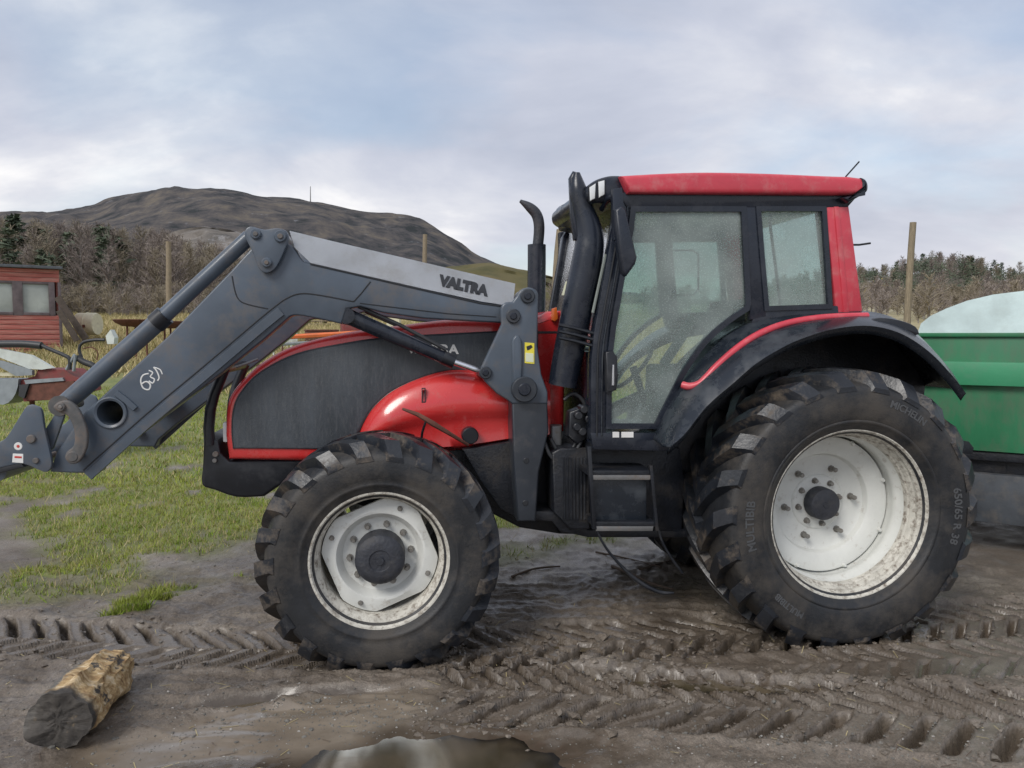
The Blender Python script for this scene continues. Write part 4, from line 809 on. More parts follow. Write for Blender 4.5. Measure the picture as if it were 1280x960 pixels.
for k in range(3): ptube('clamp_band', [(699, 406 + k * 8, -.76), (718, 410 + k * 8, -.765), (744, 417 + k * 8, -.78)], .012, 'black_plastic', TR, 7)
ext('marker_lamp', [(690, 386), (696, 384), (698, 398), (694, 402), (690, 400)], -.44, -.40, 'amber', TR, .006)
ext('paper_card', [(707, 352), (718, 350), (713, 369), (702, 369)], .1, .104, 'pale_card', TR, 0)

# ---------------------------------------------------------------- loader
YA, YB = -.60, -.47
low = [(62, 590), (92, 591.5), (122, 591.5), (128, 580), (155, 557), (277, 466), (330, 424), (362, 396)]
under = cr([(362, 396), (372, 394), (400, 399), (427, 405)], 3)[1:]
upb = [(433, 386), (450, 383), (480, 391), (530, 398), (600, 402), (640, 404), (655, 398)]
upt = [(668, 370), (655, 372), (640, 383), (600, 377), (462, 346), (388, 329)] + cr([(380, 327), (374, 320), (367, 309), (358, 303)], 3)
lowt = [(340, 300), (316, 308), (290, 337), (210, 420), (105, 516), (88, 540), (70, 566)]
arm = ext('loader_arm', low + under + upb + upt + lowt, YA, YB, 'loader_paint', TR, .012, 3); hc = U(138, 516, YA); ct_ = disc('cutter', hc.x, hc.z, .09, YA - .1, YB + .1, 'loader_paint', TR, 36); bo = arm.modifiers.new('b', 'BOOLEAN'); bo.object = ct_; bo.operation = 'DIFFERENCE'; bo.solver = 'EXACT'
me_ = bpy.data.meshes.new_from_object(arm.evaluated_get(bpy.context.evaluated_depsgraph_get())); arm.modifiers.clear(); arm.data = me_; bpy.data.objects.remove(ct_); me_.shade_smooth(); me_.set_sharp_from_angle(angle=R(35))
arm['label'] = 'dark grey boom of the front loader, near side'
# sloping upper face with lettering; sky light on it painted in as pale grey
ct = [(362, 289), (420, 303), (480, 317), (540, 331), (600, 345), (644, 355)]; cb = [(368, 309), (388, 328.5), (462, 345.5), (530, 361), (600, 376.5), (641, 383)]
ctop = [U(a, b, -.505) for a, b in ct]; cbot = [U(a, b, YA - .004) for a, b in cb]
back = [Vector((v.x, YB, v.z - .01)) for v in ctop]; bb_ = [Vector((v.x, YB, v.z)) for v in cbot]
cv = loft('loader_upper_face', [cbot, ctop, [v + Vector((0, .012, .004)) for v in ctop], back, bb_], 'loader_skylit', arm, 0, 40, True); cv['label'] = 'sloping upper face of the loader boom, sky light painted in as pale grey'
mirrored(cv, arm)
mid0, mid1 = U(548, 344, -.572), U(608, 359, -.572); upv = (ctop[4] - cbot[4]).normalized(); cen = (ctop[4] + cbot[4] + ctop[3] + cbot[3]) / 4
nrm = (mid1 - mid0).normalized().cross(upv); nrm = nrm if nrm.y < 0 else -nrm
cl_ = U(578, 357, -.555); t_ = (ctop[4] - ctop[3]).normalized(); base_pt = cbot[3] + (cbot[4] - cbot[3]) * .70 + upv * (ctop[4] - cbot[4]).length * .44
text_on('loader_lettering', 'VALTRA', base_pt + nrm * .004, t_, upv, .105, 'dark_vinyl', cv, .002, .008, .80)
# raised rib along the lower boom, seams
def strip(name, pts, w, yn, th, mat, parent):
    P = [U(a, b, yn) for a, b in pts]; top = []; bot = []
    for i, p in enumerate(P):
        t = (P[min(i + 1, len(P) - 1)] - P[max(i - 1, 0)]).normalized(); n = Vector((-t.z, 0, t.x)); top.append((p + n * w / 2)); bot.append((p - n * w / 2))
    poly = [(v.x, v.z) for v in top] + [(v.x, v.z) for v in reversed(bot)]; return solid(name, poly, yn - th, yn + .01, mat, parent, .002, 1)
seam = cr([(104, 588), (180, 520), (240, 470), (285, 432), (318, 404), (340, 386), (358, 373), (376, 367), (400, 369), (442, 377)], 4)
strip('boom_rib', [(a + 7, b + 7) for a, b in seam[:22]], .055, YA, .016, 'loader_paint', arm)
strip('weld_seam', seam, .008, YA, .004, 'dark_vinyl', arm); strip('weld_seam', [(442, 377), (452, 366), (463, 352)], .008, YA, .004, 'dark_vinyl', arm)
strip('weld_seam', cr([(290, 345), (294, 365), (300, 376), (312, 381), (335, 386)], 4), .007, YA, .004, 'dark_vinyl', arm); strip('weld_seam', [(388, 330), (462, 347), (600, 379), (636, 384)], .010, YA, .005, 'dark_vinyl', arm)
strip('weld_seam', [(450, 379), (500, 385), (560, 392), (620, 396)], .006, YA, .004, 'dark_vinyl', arm)
mirrored(arm)
c = U(138, 516, YA); tb = lathe('cross_tube', [(.088, YA - .012), (.094, YA - .010), (.098, YA - .004), (.098, YA + .01), (.086, YA + .02), (.086, -YA - .02), (.098, -YA), (.088, -YA + .012), (.074, -YA + .01), (.070, -.3), (.070, YB - .02), (.074, YA - .006), (.088, YA - .012)], c.x, c.z, 'loader_paint', TR, 32)
strip('stop_bar', [(146, 491), (158, 500), (170, 511)], .034, YA, .018, 'loader_paint', TR)
# hand-painted mark
def stroke(pts, w=.008): strip('paint_mark', cr(pts, 4), w, YA - .0005, .002, 'white_vinyl', TR)
stroke([(186, 467), (179, 469), (176, 476), (179, 485), (186, 487), (188, 481), (183, 477), (177, 480)], .009)
stroke([(186, 463), (191, 466), (188, 471), (193, 474), (191, 479), (186, 476)], .008); stroke([(192, 459), (196, 464), (199, 472), (197, 476)], .008); stroke([(192, 459), (200, 462), (203, 468)], .007)
# tilt linkage at the elbow
lk = ext('bell_crank', cr([(305, 292), (312, 283), (330, 287), (345, 285), (357, 288), (361, 298), (356, 312), (345, 334), (334, 341), (324, 336), (317, 318), (310, 304)], 3, True), -.645, -.615, 'loader_paint', TR, .008); ext('bell_crank', cr([(305, 292), (312, 283), (330, 287), (345, 285), (357, 288), (361, 298), (356, 312), (345, 334), (334, 341), (324, 336), (317, 318), (310, 304)], 3, True), -.455, -.425, 'loader_paint', TR, .008)
for a, b, r in ((319, 292, 7), (350, 295, 8), (333, 328, 6.5)): pdisc('pivot_pin', a, b, r, -.662, -.42, 'loader_paint', TR, 18); pdisc('pivot_pin', a, b, r * .45, -.672, -.66, 'loader_worn', TR, 10)
o_ = mirrored(lk)
def cyl(name, a, b, r, ly, mat, parent, seg=16): return ptube(name, [(a[0], a[1], ly), (b[0], b[1], ly)], r, mat, parent, seg)
for s in (-.535, .535):
    A, B, C_ = U(312, 296, -.535), U(202, 398, -.535), U(80, 506, -.535)
    for k in (A, B, C_): k.y = s
    cy = tube('tilt_cylinder', [B, C_], .056, 'loader_paint', TR, 18); tube('cylinder_rod', [A, B], .046, 'loader_paint', cy, 16); d = (C_ - B).normalized(); tube('gland_nut', [B - d * .03, B + d * .05], .062, 'black_plastic', cy, 16)
    tube('hydraulic_pipe', [A + Vector((.04, -.03, -.09)), B + Vector((.12, -.03, -.05))], .011, 'hose', cy, 8)
    tube('cylinder_eye', [C_ + Vector((0, -.07, 0)), C_ + Vector((0, .07, 0))], .06, 'loader_worn', cy, 16)
# lift cylinder
for s in (-.535, .535):
    P0, P1, P2 = U(434, 395, -.535), U(566, 452, -.535), U(606, 466, -.535)
    for k in (P0, P1, P2): k.y = s
    lc = tube('lift_cylinder', [P0, P0 + (P1 - P0) * .5, P1], [.050, .046, .040], 'black_trim', TR, 18); tube('cylinder_rod', [P1, P2], .021, 'chrome', lc, 14); d = (P1 - P0).normalized(); tube('gland_nut', [P1 - d * .07, P1 + d * .01], .045, 'black_plastic', lc, 16)
    tube('hydraulic_pipe', [P0 + Vector((.07, -.02, .06)), P0 + (P1 - P0) * .45 + Vector((.03, -.02, .075)), P1 + Vector((-.04, -.02, .075))], .012, 'hose', lc, 8)
    tube('cylinder_eye', [P0 + Vector((0, -.06, 0)), P0 + Vector((0, .06, 0))], .05, 'black_trim', lc, 14)
# mounting tower
twp = cr([(627, 405), (626, 385), (632, 378), (641, 377)], 2) + cr([(646, 370), (650, 363), (660, 359), (670, 362), (673, 368)], 2) + [(672, 432), (677, 468), (685, 490), (685, 505), (640, 505), (634, 500), (621, 492), (606, 477), (599, 467), (601, 460)]
tw = ext('loader_tower', twp, -.68, -.635, 'loader_paint', TR, .014, 3); tw['label'] = 'dark grey loader mounting tower, near side'
t2 = ext('tower_plate', twp, -.455, -.42, 'loader_paint', tw, .01, 2)
leg = ext('tower_leg', [(639, 480), (672, 470), (684, 488), (686, 540), (674, 590), (670, 652), (647, 652), (642, 580)], -.672, -.44, 'loader_dark', tw, .015, 3)
ext('tower_gusset', cr([(640, 426), (645, 419), (652, 425), (653, 460), (650, 480), (641, 482)], 2), -.70, -.672, 'loader_paint', tw, .012, 3)
for a, b, r, yy in ((642, 395, 9, -.70), (660, 370, 9, -.70), (607, 466, 8, -.70), (656, 487, 16, -.735)):
    pdisc('tower_pin', a, b, r, yy, -.42, 'loader_dark', tw, 22); pdisc('tower_pin', a, b, r * .5, yy - .012, yy + .01, 'black_trim', tw, 14)
for a, b in ((658, 576), (657, 629)): pdisc('leg_hole', a, b, 4, -.675, -.66, 'dark_vinyl', tw, 12)
mirrored(tw)
wl = ext('warning_label', [(656, 428), (668, 429), (668, 455), (656, 454)], -.6835, -.67, 'yellow_vinyl', TR, .001, 1); ext('label_panel', [(657, 441), (667, 442), (667, 453), (657, 452)], -.6855, -.68, 'pale_card', wl, .001, 1); ext('label_print', [(658, 433), (664, 431), (666, 434), (662, 437), (659, 438)], -.6855, -.68, 'dark_vinyl', wl, .001, 1)
# tool carrier
cp = cr([(-34, 598), (-30, 566), (-14, 556), (0, 552), (9, 545), (22, 524), (34, 507), (46, 508), (52, 514), (55, 534), (61, 560), (64.5, 579), (62, 587), (54, 590), (28, 580), (0, 585)], 3)
ca = ext('tool_carrier', cp, -.655, -.625, 'loader_paint', TR, .008); ext('carrier_plate', cp, -.44, -.41, 'loader_paint', ca, .008); ext('carrier_foot', [(-30, 588), (26, 578), (30, 584), (0, 592), (-30, 598)], -.65, -.42, 'dark_vinyl', ca, .006)
ext('carrier_strut', [(54, 540), (72, 512), (80, 520), (66, 560), (60, 566)], -.60, -.57, 'loader_paint', ca, .006)
for a, b, r in ((38, 549, 6), (44, 576, 4)): pdisc('carrier_pin', a, b, r, -.668, -.41, 'loader_worn', ca, 16)
mirrored(ca)
u_, v_ = U(-5, 590, -.4), U(-5, 590, .4); tube('carrier_bar', [u_, Vector((u_.x, .42, u_.z))], .06, 'loader_paint', TR, 14)
pdisc('round_sticker', 22.5, 558, 6, -.6575, -.65, 'white_vinyl', TR, 18); pdisc('round_sticker', 22.5, 558, 2.2, -.6590, -.655, 'red_vinyl', TR, 14)
ext('square_sticker', [(16, 567), (29, 567.5), (29, 579), (15, 578)], -.6575, -.65, 'white_vinyl', TR, .001, 1); ext('square_sticker', [(18, 570), (27, 570.5), (27, 573), (18, 572.5)], -.6590, -.655, 'red_vinyl', TR, .001, 1)
bl = cr([(66, 509), (74, 502), (85, 501), (96, 509), (104, 524), (109, 541), (108, 560), (99, 577), (88, 580), (81, 573), (83, 565), (92, 556), (92, 537), (84, 520), (74, 516)], 3, True)
b_ = ext('link_arm', bl, -.685, -.655, 'loader_worn', TR, .010, 3); pdisc('link_pin', 75, 509, 6, -.70, -.42, 'loader_worn', b_, 16); pdisc('link_pin', 75, 509, 2.5, -.706, -.69, 'steel', b_, 10); pdisc('link_pin', 90, 571, 7.5, -.69, -.42, 'loader_worn', b_, 16)
mirrored(b_)
# ================================================================== OTHER THINGS
def wbox(name, a, b, mat, parent, bev=.01): return box(name, a, b, mat, parent, bev)
# ---------------------------------------------------------------- green trailer
A = WP(1147, 418, 6.95); TA = R(-32)
t = empty('trailer', (A.x, A.y, 0), TA); tag(t, 'green farm trailer with a pale tarpaulin behind the tractor', 'trailer')
def tz(py): return WP(1215, py, 6.75).z
L_, Wd = 4.6, 2.6          # local x across the end wall, local y away
zt, zb = tz(418), tz(578)
def prism(name, prof, y0, y1, mat, parent, r=.01): return solid(name, prof, y0, y1, mat, parent, r, 2)
prism('end_wall', [(0, tz(562)), (Wd, tz(562)), (Wd, zt), (0, zt)], 0, .06, 'green_paint', t)
prism('rail', [(-.02, tz(481)), (Wd, tz(481)), (Wd, tz(452)), (-.02, tz(452))], -.07, .0, 'green_light', t, .012)
prism('rail', [(-.01, tz(421)), (Wd, tz(421)), (Wd, tz(416)), (-.01, tz(416))], -.03, .0, 'green_paint', t, .006)
for s in (0, 1):
    x = s * (Wd - .06); solid('side_wall', [(x, tz(562)), (x + .06, tz(562)), (x + .06, zt), (x, zt)], .06, L_, 'green_paint', t, .005)
prism('end_wall', [(0, tz(562)), (Wd, tz(562)), (Wd, zt), (0, zt)], L_, L_ + .06, 'green_paint', t)
prism('floor', [(0.02, tz(574)), (Wd - .02, tz(574)), (Wd - .02, tz(563)), (.02, tz(563))], .03, L_, 'chassis', t)
ac = [(Wd / 2 * (1 - math.cos(math.pi * k / 16)), zt + .01 + .40 * max(0, math.sin(math.pi * k / 16)) ** .95) for k in range(17)]
V = []; F = []; ny = 10
for j in range(ny + 1):
    y = -.02 + (L_ + .08) * j / ny; V += [(x, y, z + .006 * math.sin(j * 2.1 + i * 1.7) * (0 < i < 16)) for i, (x, z) in enumerate(ac)]
for j in range(ny):
    for i in range(16): a = j * 17 + i; F.append((a, a + 1, a + 18, a + 17))
F += [tuple(range(17)), tuple(range(ny * 17, ny * 17 + 17))]
tp_ = build('tarpaulin', V, F, 'tarp', t, 60); tp_['label'] = 'pale blue-green tarpaulin arched over the load'
prism('chassis_beam', [(.05, tz(650)), (Wd, tz(650)), (Wd, tz(590)), (.05, tz(590))], .02, .22, 'trailer_chassis', t, .015)
prism('chassis_plate', [(.02, tz(590)), (Wd, tz(590)), (Wd, tz(566)), (.02, tz(566))], .10, .5, 'chassis', t, .01)
prism('bracket', [(.02, tz(552)), (.22, tz(552)), (.22, tz(533)), (.02, tz(533))], -.08, 0, 'green_light', t, .006)
vm = solid('warning_triangle', [(-.02, tz(548)), (.12, tz(530)), (.08, tz(552))], -.12, -.10, 'red_vinyl', t, .004, 1)
tube('axle', [(.15, 3.0, .42), (Wd - .15, 3.0, .42)], .06, 'chassis', t, 10)
for x in (.08, Wd - .45):
    for yy in (2.4, 3.5):
        V = []; F = []; seg = 28; pr = [(.18, 0), (.24, .02), (.40, .01), (.44, .06), (.45, .18), (.44, .30), (.40, .35), (.24, .34), (.18, .36)]
        for r_, d in pr: V += [(x + d, yy + r_ * math.cos(2 * math.pi * k / seg), .43 + r_ * math.sin(2 * math.pi * k / seg)) for k in range(seg)]
        for i in range(len(pr) - 1): F += [(i * seg + k, i * seg + (k + 1) % seg, (i + 1) * seg + (k + 1) % seg, (i + 1) * seg + k) for k in range(seg)]
        F += [tuple(range(seg)), tuple(range((len(pr) - 1) * seg, len(pr) * seg))]; build('wheel', V, F, 'rubber', t, 40)
for x in (.5, Wd - .6): solid('longbeam', [(x, .55), (x + .1, .55), (x + .1, tz(600)), (x, tz(600))], .2, L_ - .1, 'chassis', t, .005)

# ---------------------------------------------------------------- log
z0, z1 = .145, .125; n0, n1 = GP(72, 902, z0), GP(141, 834, z1)
lg = empty('log', (n0.x, n0.y, 0)); tag(lg, 'short split log with rotten bark lying in the mud, charred at one end', 'log')
def log_mesh():
    ax = (n1 - n0); Ln = ax.length; ax.normalize(); e1 = ax.cross(Vector((0, 0, 1))).normalized(); e2 = e1.cross(ax); V = []; F = []; S, K = 44, 60
    for i in range(S + 1):
        t = i / S; rb = (.150 * (1 - t) + .132 * t) * (1 - .10 * max(0, t - .8) / .2)
        for k in range(K):
            a = 2 * math.pi * k / K; nx = float(fbm(np.array([5 + 1.5 * math.cos(a) + t * 3.5]), np.array([9 + 1.5 * math.sin(a) + t * 2]), 4, 61)[0]); n2_ = float(fbm(np.array([8 + 4.5 * math.cos(a) + t * 1.5]), np.array([8 + 4.5 * math.sin(a) - t]), 3, 62)[0]); r = rb * (1 + .42 * (nx - .5) + .30 * min(1, t * 5) * (abs(n2_ - .5) * 2 - .3))
            p = ax * (Ln * t) + e1 * math.cos(a) * r + e2 * math.sin(a) * r * .93; 
            if i in (0, S): p += ax * (float(vnoise(np.array([6 + 2 * math.cos(a)]), np.array([t + 6 + 2 * math.sin(a)]), 9)[0]) - .5) * .05
            V.append(Vector((p.x, p.y, p.z + n0.z)))
    for i in range(S):
        for k in range(K): F.append((i * K + k, i * K + (k + 1) % K, (i + 1) * K + (k + 1) % K, (i + 1) * K + k))
    for i, sg in ((0, -1), (S, 1)):
        rings = [list(range(i * K, i * K + K))]; c = sum((V[q] for q in rings[0]), Vector()) / K
        for f in (.93, .84, .73, .62, .5, .38, .26, .14):
            b = len(V); V.extend([c + ((V[q] - c) * f * f + (V[q] - c).normalized() * .125 * (1 - f)) * f * 1.05 + ax * sg * .010 * (float(fbm(np.array([f * 9 * math.cos(q_ * .105) + 3]), np.array([f * 9 * math.sin(q_ * .105)]), 3, 77)[0]) - .5) * 3 for q_, q in enumerate(rings[0])]); rings.append(list(range(b, b + K)))
        for r0, r1 in zip(rings, rings[1:]):
            for k in range(K): F.append((r0[k], r0[(k + 1) % K], r1[(k + 1) % K], r1[k]))
        F.append(tuple(rings[-1]))
    return V, F, ax
def log_mat(ax, Ln):
    m = bpy.data.materials.new('log_wood'); m.use_nodes = True; t = m.node_tree; n = t.nodes.new; l = t.links.new; bs = t.nodes['Principled BSDF']; bs.inputs['Roughness'].default_value = .85
    tc = n('ShaderNodeTexCoord'); mp = n('ShaderNodeMapping'); mp.inputs[2].default_value = (0, 0, -math.atan2(ax.y, ax.x)); mp.inputs[3].default_value = (1.1, 5, 5); mp.vector_type = 'POINT'
    l(tc.outputs['Object'], mp.inputs[0])
    def noise(sc, det, vec): q = n('ShaderNodeTexNoise'); q.inputs['Scale'].default_value = sc; q.inputs['Detail'].default_value = det; q.inputs['Roughness'].default_value = .7; l(vec, q.inputs[0]); return q.outputs[0]
    def ramp(src, st):
        r = n('ShaderNodeValToRGB'); l(src, r.inputs[0]); e = r.color_ramp.elements
        while len(e) < len(st): e.new(.5)
        for i, (p, c) in enumerate(st): e[i].position = p; e[i].color = (*c, 1)
        return r.outputs[0]
    def mix(f, a, b): q = n('ShaderNodeMix'); q.data_type = 'RGBA'; l(f, q.inputs[0]); l(a, q.inputs[6]); l(b, q.inputs[7]); return q.outputs[2]
    wood_ = ramp(noise(5, 9, mp.outputs[0]), [(.30, (.10, .055, .025)), (.40, (.30, .18, .08)), (.52, (.52, .37, .19)), (.66, (.72, .60, .42))])
    bark = ramp(noise(9, 8, tc.outputs['Object']), [(.3, (.030, .027, .025)), (.6, (.095, .085, .075))])
    patch = ramp(noise(6.5, 5, tc.outputs['Object']), [(.58, (0, 0, 0)), (.63, (1, 1, 1))])
    c = mix(patch, wood_, bark)
    sp = n('ShaderNodeVectorMath'); sp.operation = 'DOT_PRODUCT'; sp.inputs[1].default_value = tuple(ax); l(tc.outputs['Object'], sp.inputs[0])
    jn = n('ShaderNodeMath'); jn.operation = 'MULTIPLY_ADD'; l(noise(8, 4, tc.outputs['Object']), jn.inputs[0]); jn.inputs[1].default_value = .22; l(sp.outputs['Value'], jn.inputs[2])
    c = mix(ramp(jn.outputs[0], [(.13, (1, 1, 1)), (.20, (0, 0, 0))]), c, bark)
    sl_ = n('ShaderNodeVectorMath'); sl_.operation = 'DOT_PRODUCT'; sl_.inputs[1].default_value = (-ax.y * .75, ax.x * .75, .35); l(tc.outputs['Object'], sl_.inputs[0])
    jm = n('ShaderNodeMath'); jm.operation = 'MULTIPLY_ADD'; l(noise(7, 4, tc.outputs['Object']), jm.inputs[0]); jm.inputs[1].default_value = .12; l(sl_.outputs['Value'], jm.inputs[2])
    grey = ramp(noise(12, 7, mp.outputs[0]), [(.3, (.07, .065, .06)), (.7, (.20, .185, .165))])
    c = mix(ramp(jm.outputs[0], [(.19, (0, 0, 0)), (.215, (1, 1, 1))]), c, grey)
    l(c, bs.inputs['Base Color']); bp = n('ShaderNodeBump'); bp.inputs['Strength'].default_value = .8; bp.inputs['Distance'].default_value = .015; l(noise(7, 9, mp.outputs[0]), bp.inputs['Height']); l(bp.outputs[0], bs.inputs['Normal']); return m
V, F, ax_ = log_mesh(); build('wood', V, F, log_mat(ax_, (n1 - n0).length), lg, 70)
rg2 = random.Random(3)
for k in range(0):
    t_ = .25 + .13 * k; c_ = (n1 - n0) * t_; an = rg2.uniform(.3, 1.6); e1 = ax_.cross(Vector((0, 0, 1))).normalized(); e2 = e1.cross(ax_)
    d_ = e1 * math.cos(an) + e2 * math.sin(an); s_ = d_.cross(ax_); p = Vector((c_.x, c_.y, n0.z + c_.z)) + d_ * .132; ln = rg2.uniform(.05, .1)
    V = [p - ax_ * ln - s_ * .03, p - ax_ * ln * .9 + s_ * .025, p + ax_ * ln + s_ * .02, p + ax_ * ln * .8 - s_ * .03]; V += [v + d_ * rg2.uniform(.008, .022) for v in V]
    build('bark_flake', V, [(0, 1, 2, 3), (4, 5, 6, 7), (0, 1, 5, 4), (1, 2, 6, 5), (2, 3, 7, 6), (3, 0, 4, 7)], 'dark_wood', lg, 0)
# ---------------------------------------------------------------- sticks in the mud between the wheels
def stick(pts, r, label, grp='broken sticks between the wheels'):
    P = []
    for a, b, h in pts: q = GP(a, b, h); P.append(Vector((q.x, q.y, q.z)))
    for p in P: p.z = float(ground(np.array([p.x]), np.array([p.y]))[0][0]) + r * .8
    P = [Vector(v) for v in cr([tuple(p) for p in P], 4)]
    o = tube('stick', P, [r * (1 - .5 * i / len(P)) for i in range(len(P))], 'twig', None, 7); tag(o, label, 'stick', grp)
stick([(765, 712, 0), (790, 724, 0), (815, 734, 0), (842, 741, 0)], .014, 'long pale stick lying in the mud under the tractor steps')
stick([(745, 690, 0), (780, 700, 0), (826, 712, 0)], .009, 'thin dark stick across the mud just beyond the long pale one')
stick([(800, 716, 0), (822, 708, 0), (850, 702, 0)], .010, 'short stick near the inner side of the big rear wheel')
stick([(640, 722, 0), (668, 714, 0), (700, 711, 0)], .012, 'dark stick in the mud just right of the front wheel')

# ---------------------------------------------------------------- red shed
def shed():
    Y0 = 25.; X1 = WP(76, 380, Y0).x; X0 = X1 - 4.6; Z = lambda py: WP(40, py, Y0).z; zb = float(terrain(X1 - 1.5, Y0)) - .3
    s = empty('shed', (X1, Y0, zb), R(34)); tag(s, 'weathered red wooden shed with two windows at the left edge', 'shed'); ox = X1
    def B(name, x0, x1, p0, p1, d0, d1, mat, parent=s, bev=.008): return box(name, (x0 - ox, d0, (p0 if abs(p0) < 20 else Z(p0)) - zb), (x1 - ox, d1, (p1 if abs(p1) < 20 else Z(p1)) - zb), mat, parent, bev)
    zt, zs, zw = Z(337), Z(353), Z(395); xa = lambda px: WP(px, 380, Y0).x
    # boards of the lower wall and the fascia, each its own piece
    n = 9; h = (Z(394) - zb) / n
    for k in range(n): B('board', X0, X1 - .03, zb + k * h, zb + (k + 1) * h - .012, -.02 + .006 * (k % 2), .03, 'shed_red')
    h = (zt - zs) / 3
    for k in range(3): B('board', X0, X1 - .02, zs + k * h, zs + (k + 1) * h - .01, -.025 + .005 * (k % 2), .03, 'shed_red')
    B('wall', X0, X1 - .04, zb, zw, .035, .12, 'shed_trim'); box('wall', (X1 - .12 - ox, .1, 0), (X1 - .04 - ox, 3.2, zt - zb), 'shed_red', s, .01); box('wall', (X0 - ox, .1, 0), (X0 + .08 - ox, 3.2, zt - zb), 'shed_red', s, .01); box('wall', (X0 + .1 - ox, 3.1, 0), (X1 - .13 - ox, 3.2, zt - zb), 'shed_red', s, .01)
    box('roof', (X0 - .15 - ox, -.22, zt - zb), (X1 + .08 - ox, 3.4, zt - zb + .09), 'shed_roof', s, .01)
    for a, b in ((26, 36.5), (63.5, 70)): B('window_post', xa(a), xa(b), zw, zs, -.03, .1, 'shed_trim')
    B('corner_post', X1 - .07, X1 + .02, zb, zs, -.035, .09, 'shed_trim')
    for a, b in ((-50, 26), (36.5, 63.5)):
        w = B('window', xa(a), xa(b), Z(391.5), Z(356), .05, .06, 'shed_pane'); B('window_sill', xa(a), xa(b), Z(394.5), Z(391), -.05, .08, 'shed_trim', w); B('window_head', xa(a), xa(b), Z(356), zs, -.02, .09, 'shed_trim', w)
m = pmat('shed_pane', (.40, .43, .40), .25, var=.25, scale=1.2); shed()
def lean_board(a, b, Y, w, label):
    p, q = WP(*a, Y), WP(*b, Y + .2); d = (q - p).normalized(); s = Vector((d.z, 0, -d.x)) * w / 2; n = Vector((0, .04, 0)); V = [p - s, p + s, q + s, q - s]; V += [v + n for v in V]
    o = build('board', V, [(0, 1, 2, 3), (7, 6, 5, 4), (0, 1, 5, 4), (1, 2, 6, 5), (2, 3, 7, 6), (3, 0, 4, 7)], 'dark_wood', None, 0); tag(o, label, 'board', 'boards leaning on the shed')
lean_board((71, 371), (107, 424), 24.6, .22, 'dark weathered board leaning on the right corner of the red shed, upper one'); lean_board((73, 388), (96, 426), 24.3, .2, 'dark weathered board leaning at the shed corner, lower and nearer one')
# drum, dish, poles
c = WP(113, 405, 27); d = empty('drum', (c.x, 27, c.z - .5)); tag(d, 'cream round drum lying on its side right of the shed', 'drum')
V = []; F = []; seg = 28
for r_, x in ((.36, -.42), (.40, -.40), (.40, -.1), (.42, -.08), (.40, -.06), (.40, .22), (.38, .26), (.36, .26)): V += [(x, r_ * math.cos(2 * math.pi * k / seg), .5 + r_ * math.sin(2 * math.pi * k / seg)) for k in range(seg)]
for i in range(7): F += [(i * seg + k, i * seg + (k + 1) % seg, (i + 1) * seg + (k + 1) % seg, (i + 1) * seg + k) for k in range(seg)]
F += [tuple(range(seg)), tuple(range(7 * seg, 8 * seg))]; build('barrel', V, F, 'cream', d, 40); build('bung', [(x_ * .05 - .02, -.41 - .01 * 0, .42 + z_ * .05) for x_, z_ in ((-1, -1), (1, -1), (1, 1), (-1, 1))] + [(x_ * .05 - .02, -.37, .42 + z_ * .05) for x_, z_ in ((-1, -1), (1, -1), (1, 1), (-1, 1))], [(0, 1, 2, 3), (0, 1, 5, 4), (1, 2, 6, 5), (2, 3, 7, 6), (3, 0, 4, 7)], 'rust', d, 0)
def dish(px, py, rx, Y, label):
    c = WP(px, py, Y); g = float(terrain(c.x, Y)); o = empty('fire_dish', (c.x, Y, g)); tag(o, label, 'dish', 'rusty dishes'); V = []; F = []; seg = 28; h = c.z - g
    for r_, z in ((.05, h - .16), (rx * .6, h - .13), (rx * .92, h - .02), (rx, h + .05), (rx * .97, h + .06), (rx * .88, h), (rx * .5, h - .1), (.05, h - .13)): V += [(r_ * math.cos(2 * math.pi * k / seg), r_ * math.sin(2 * math.pi * k / seg), z) for k in range(seg)]
    for i in range(7): F += [(i * seg + k, i * seg + (k + 1) % seg, (i + 1) * seg + (k + 1) % seg, (i + 1) * seg + k) for k in range(seg)]
    build('bowl', V, F, 'rust', o, 40)
    for k in range(3): a = 2.1 * k; tube('leg', [(rx * .5 * math.cos(a), rx * .5 * math.sin(a), -.1), (rx * .45 * math.cos(a), rx * .45 * math.sin(a), h - .1)], .03, 'rust', o, 6)
dish(170, 402, .62, 22, 'wide rusty brown dish in the dry grass left of the loader cylinder'); dish(214, 404, .5, 22.5, 'rusty brown dish just right of the loader cylinder')
def pole(px, top, bot, wpx, Y, lean, label, grp='wooden poles'):
    a, b = WP(px + lean, bot, Y), WP(px, top, Y); a.z = min(a.z, float(terrain(a.x, Y)) - .2); r = wpx / FPX * Y / 2
    P = [a + (b - a) * k / 6 + Vector(((random.random() - .5) * r * .3, 0, 0)) for k in range(7)]; o = tube('wooden_pole', P, [r * (1.05 - .15 * k / 6) for k in range(7)], 'old_wood', None, 9); tag(o, label, 'pole', grp)
pole(211, 302, 400, 7, 48, 0, 'pale wooden pole standing in front of the copse, left of the loader boom'); pole(531, 293, 400, 6, 60, 0, 'wooden pole seen above the loader boom near its lettering')
pole(699, 287, 420, 9, 24, -12, 'leaning wooden pole just left of the cab windscreen'); pole(1141, 278, 420, 8.5, 20, -9, 'leaning wooden pole between the cab and the trailer')
m0, m1 = WP(388, 262, 755), WP(388, 233, 755); ms = tube('radio_mast', [m0 - Vector((0, 0, 6)), m1], [.9, .35], 'steel', None, 6); tag(ms, 'thin radio mast standing on the ridge of the hill', 'mast')

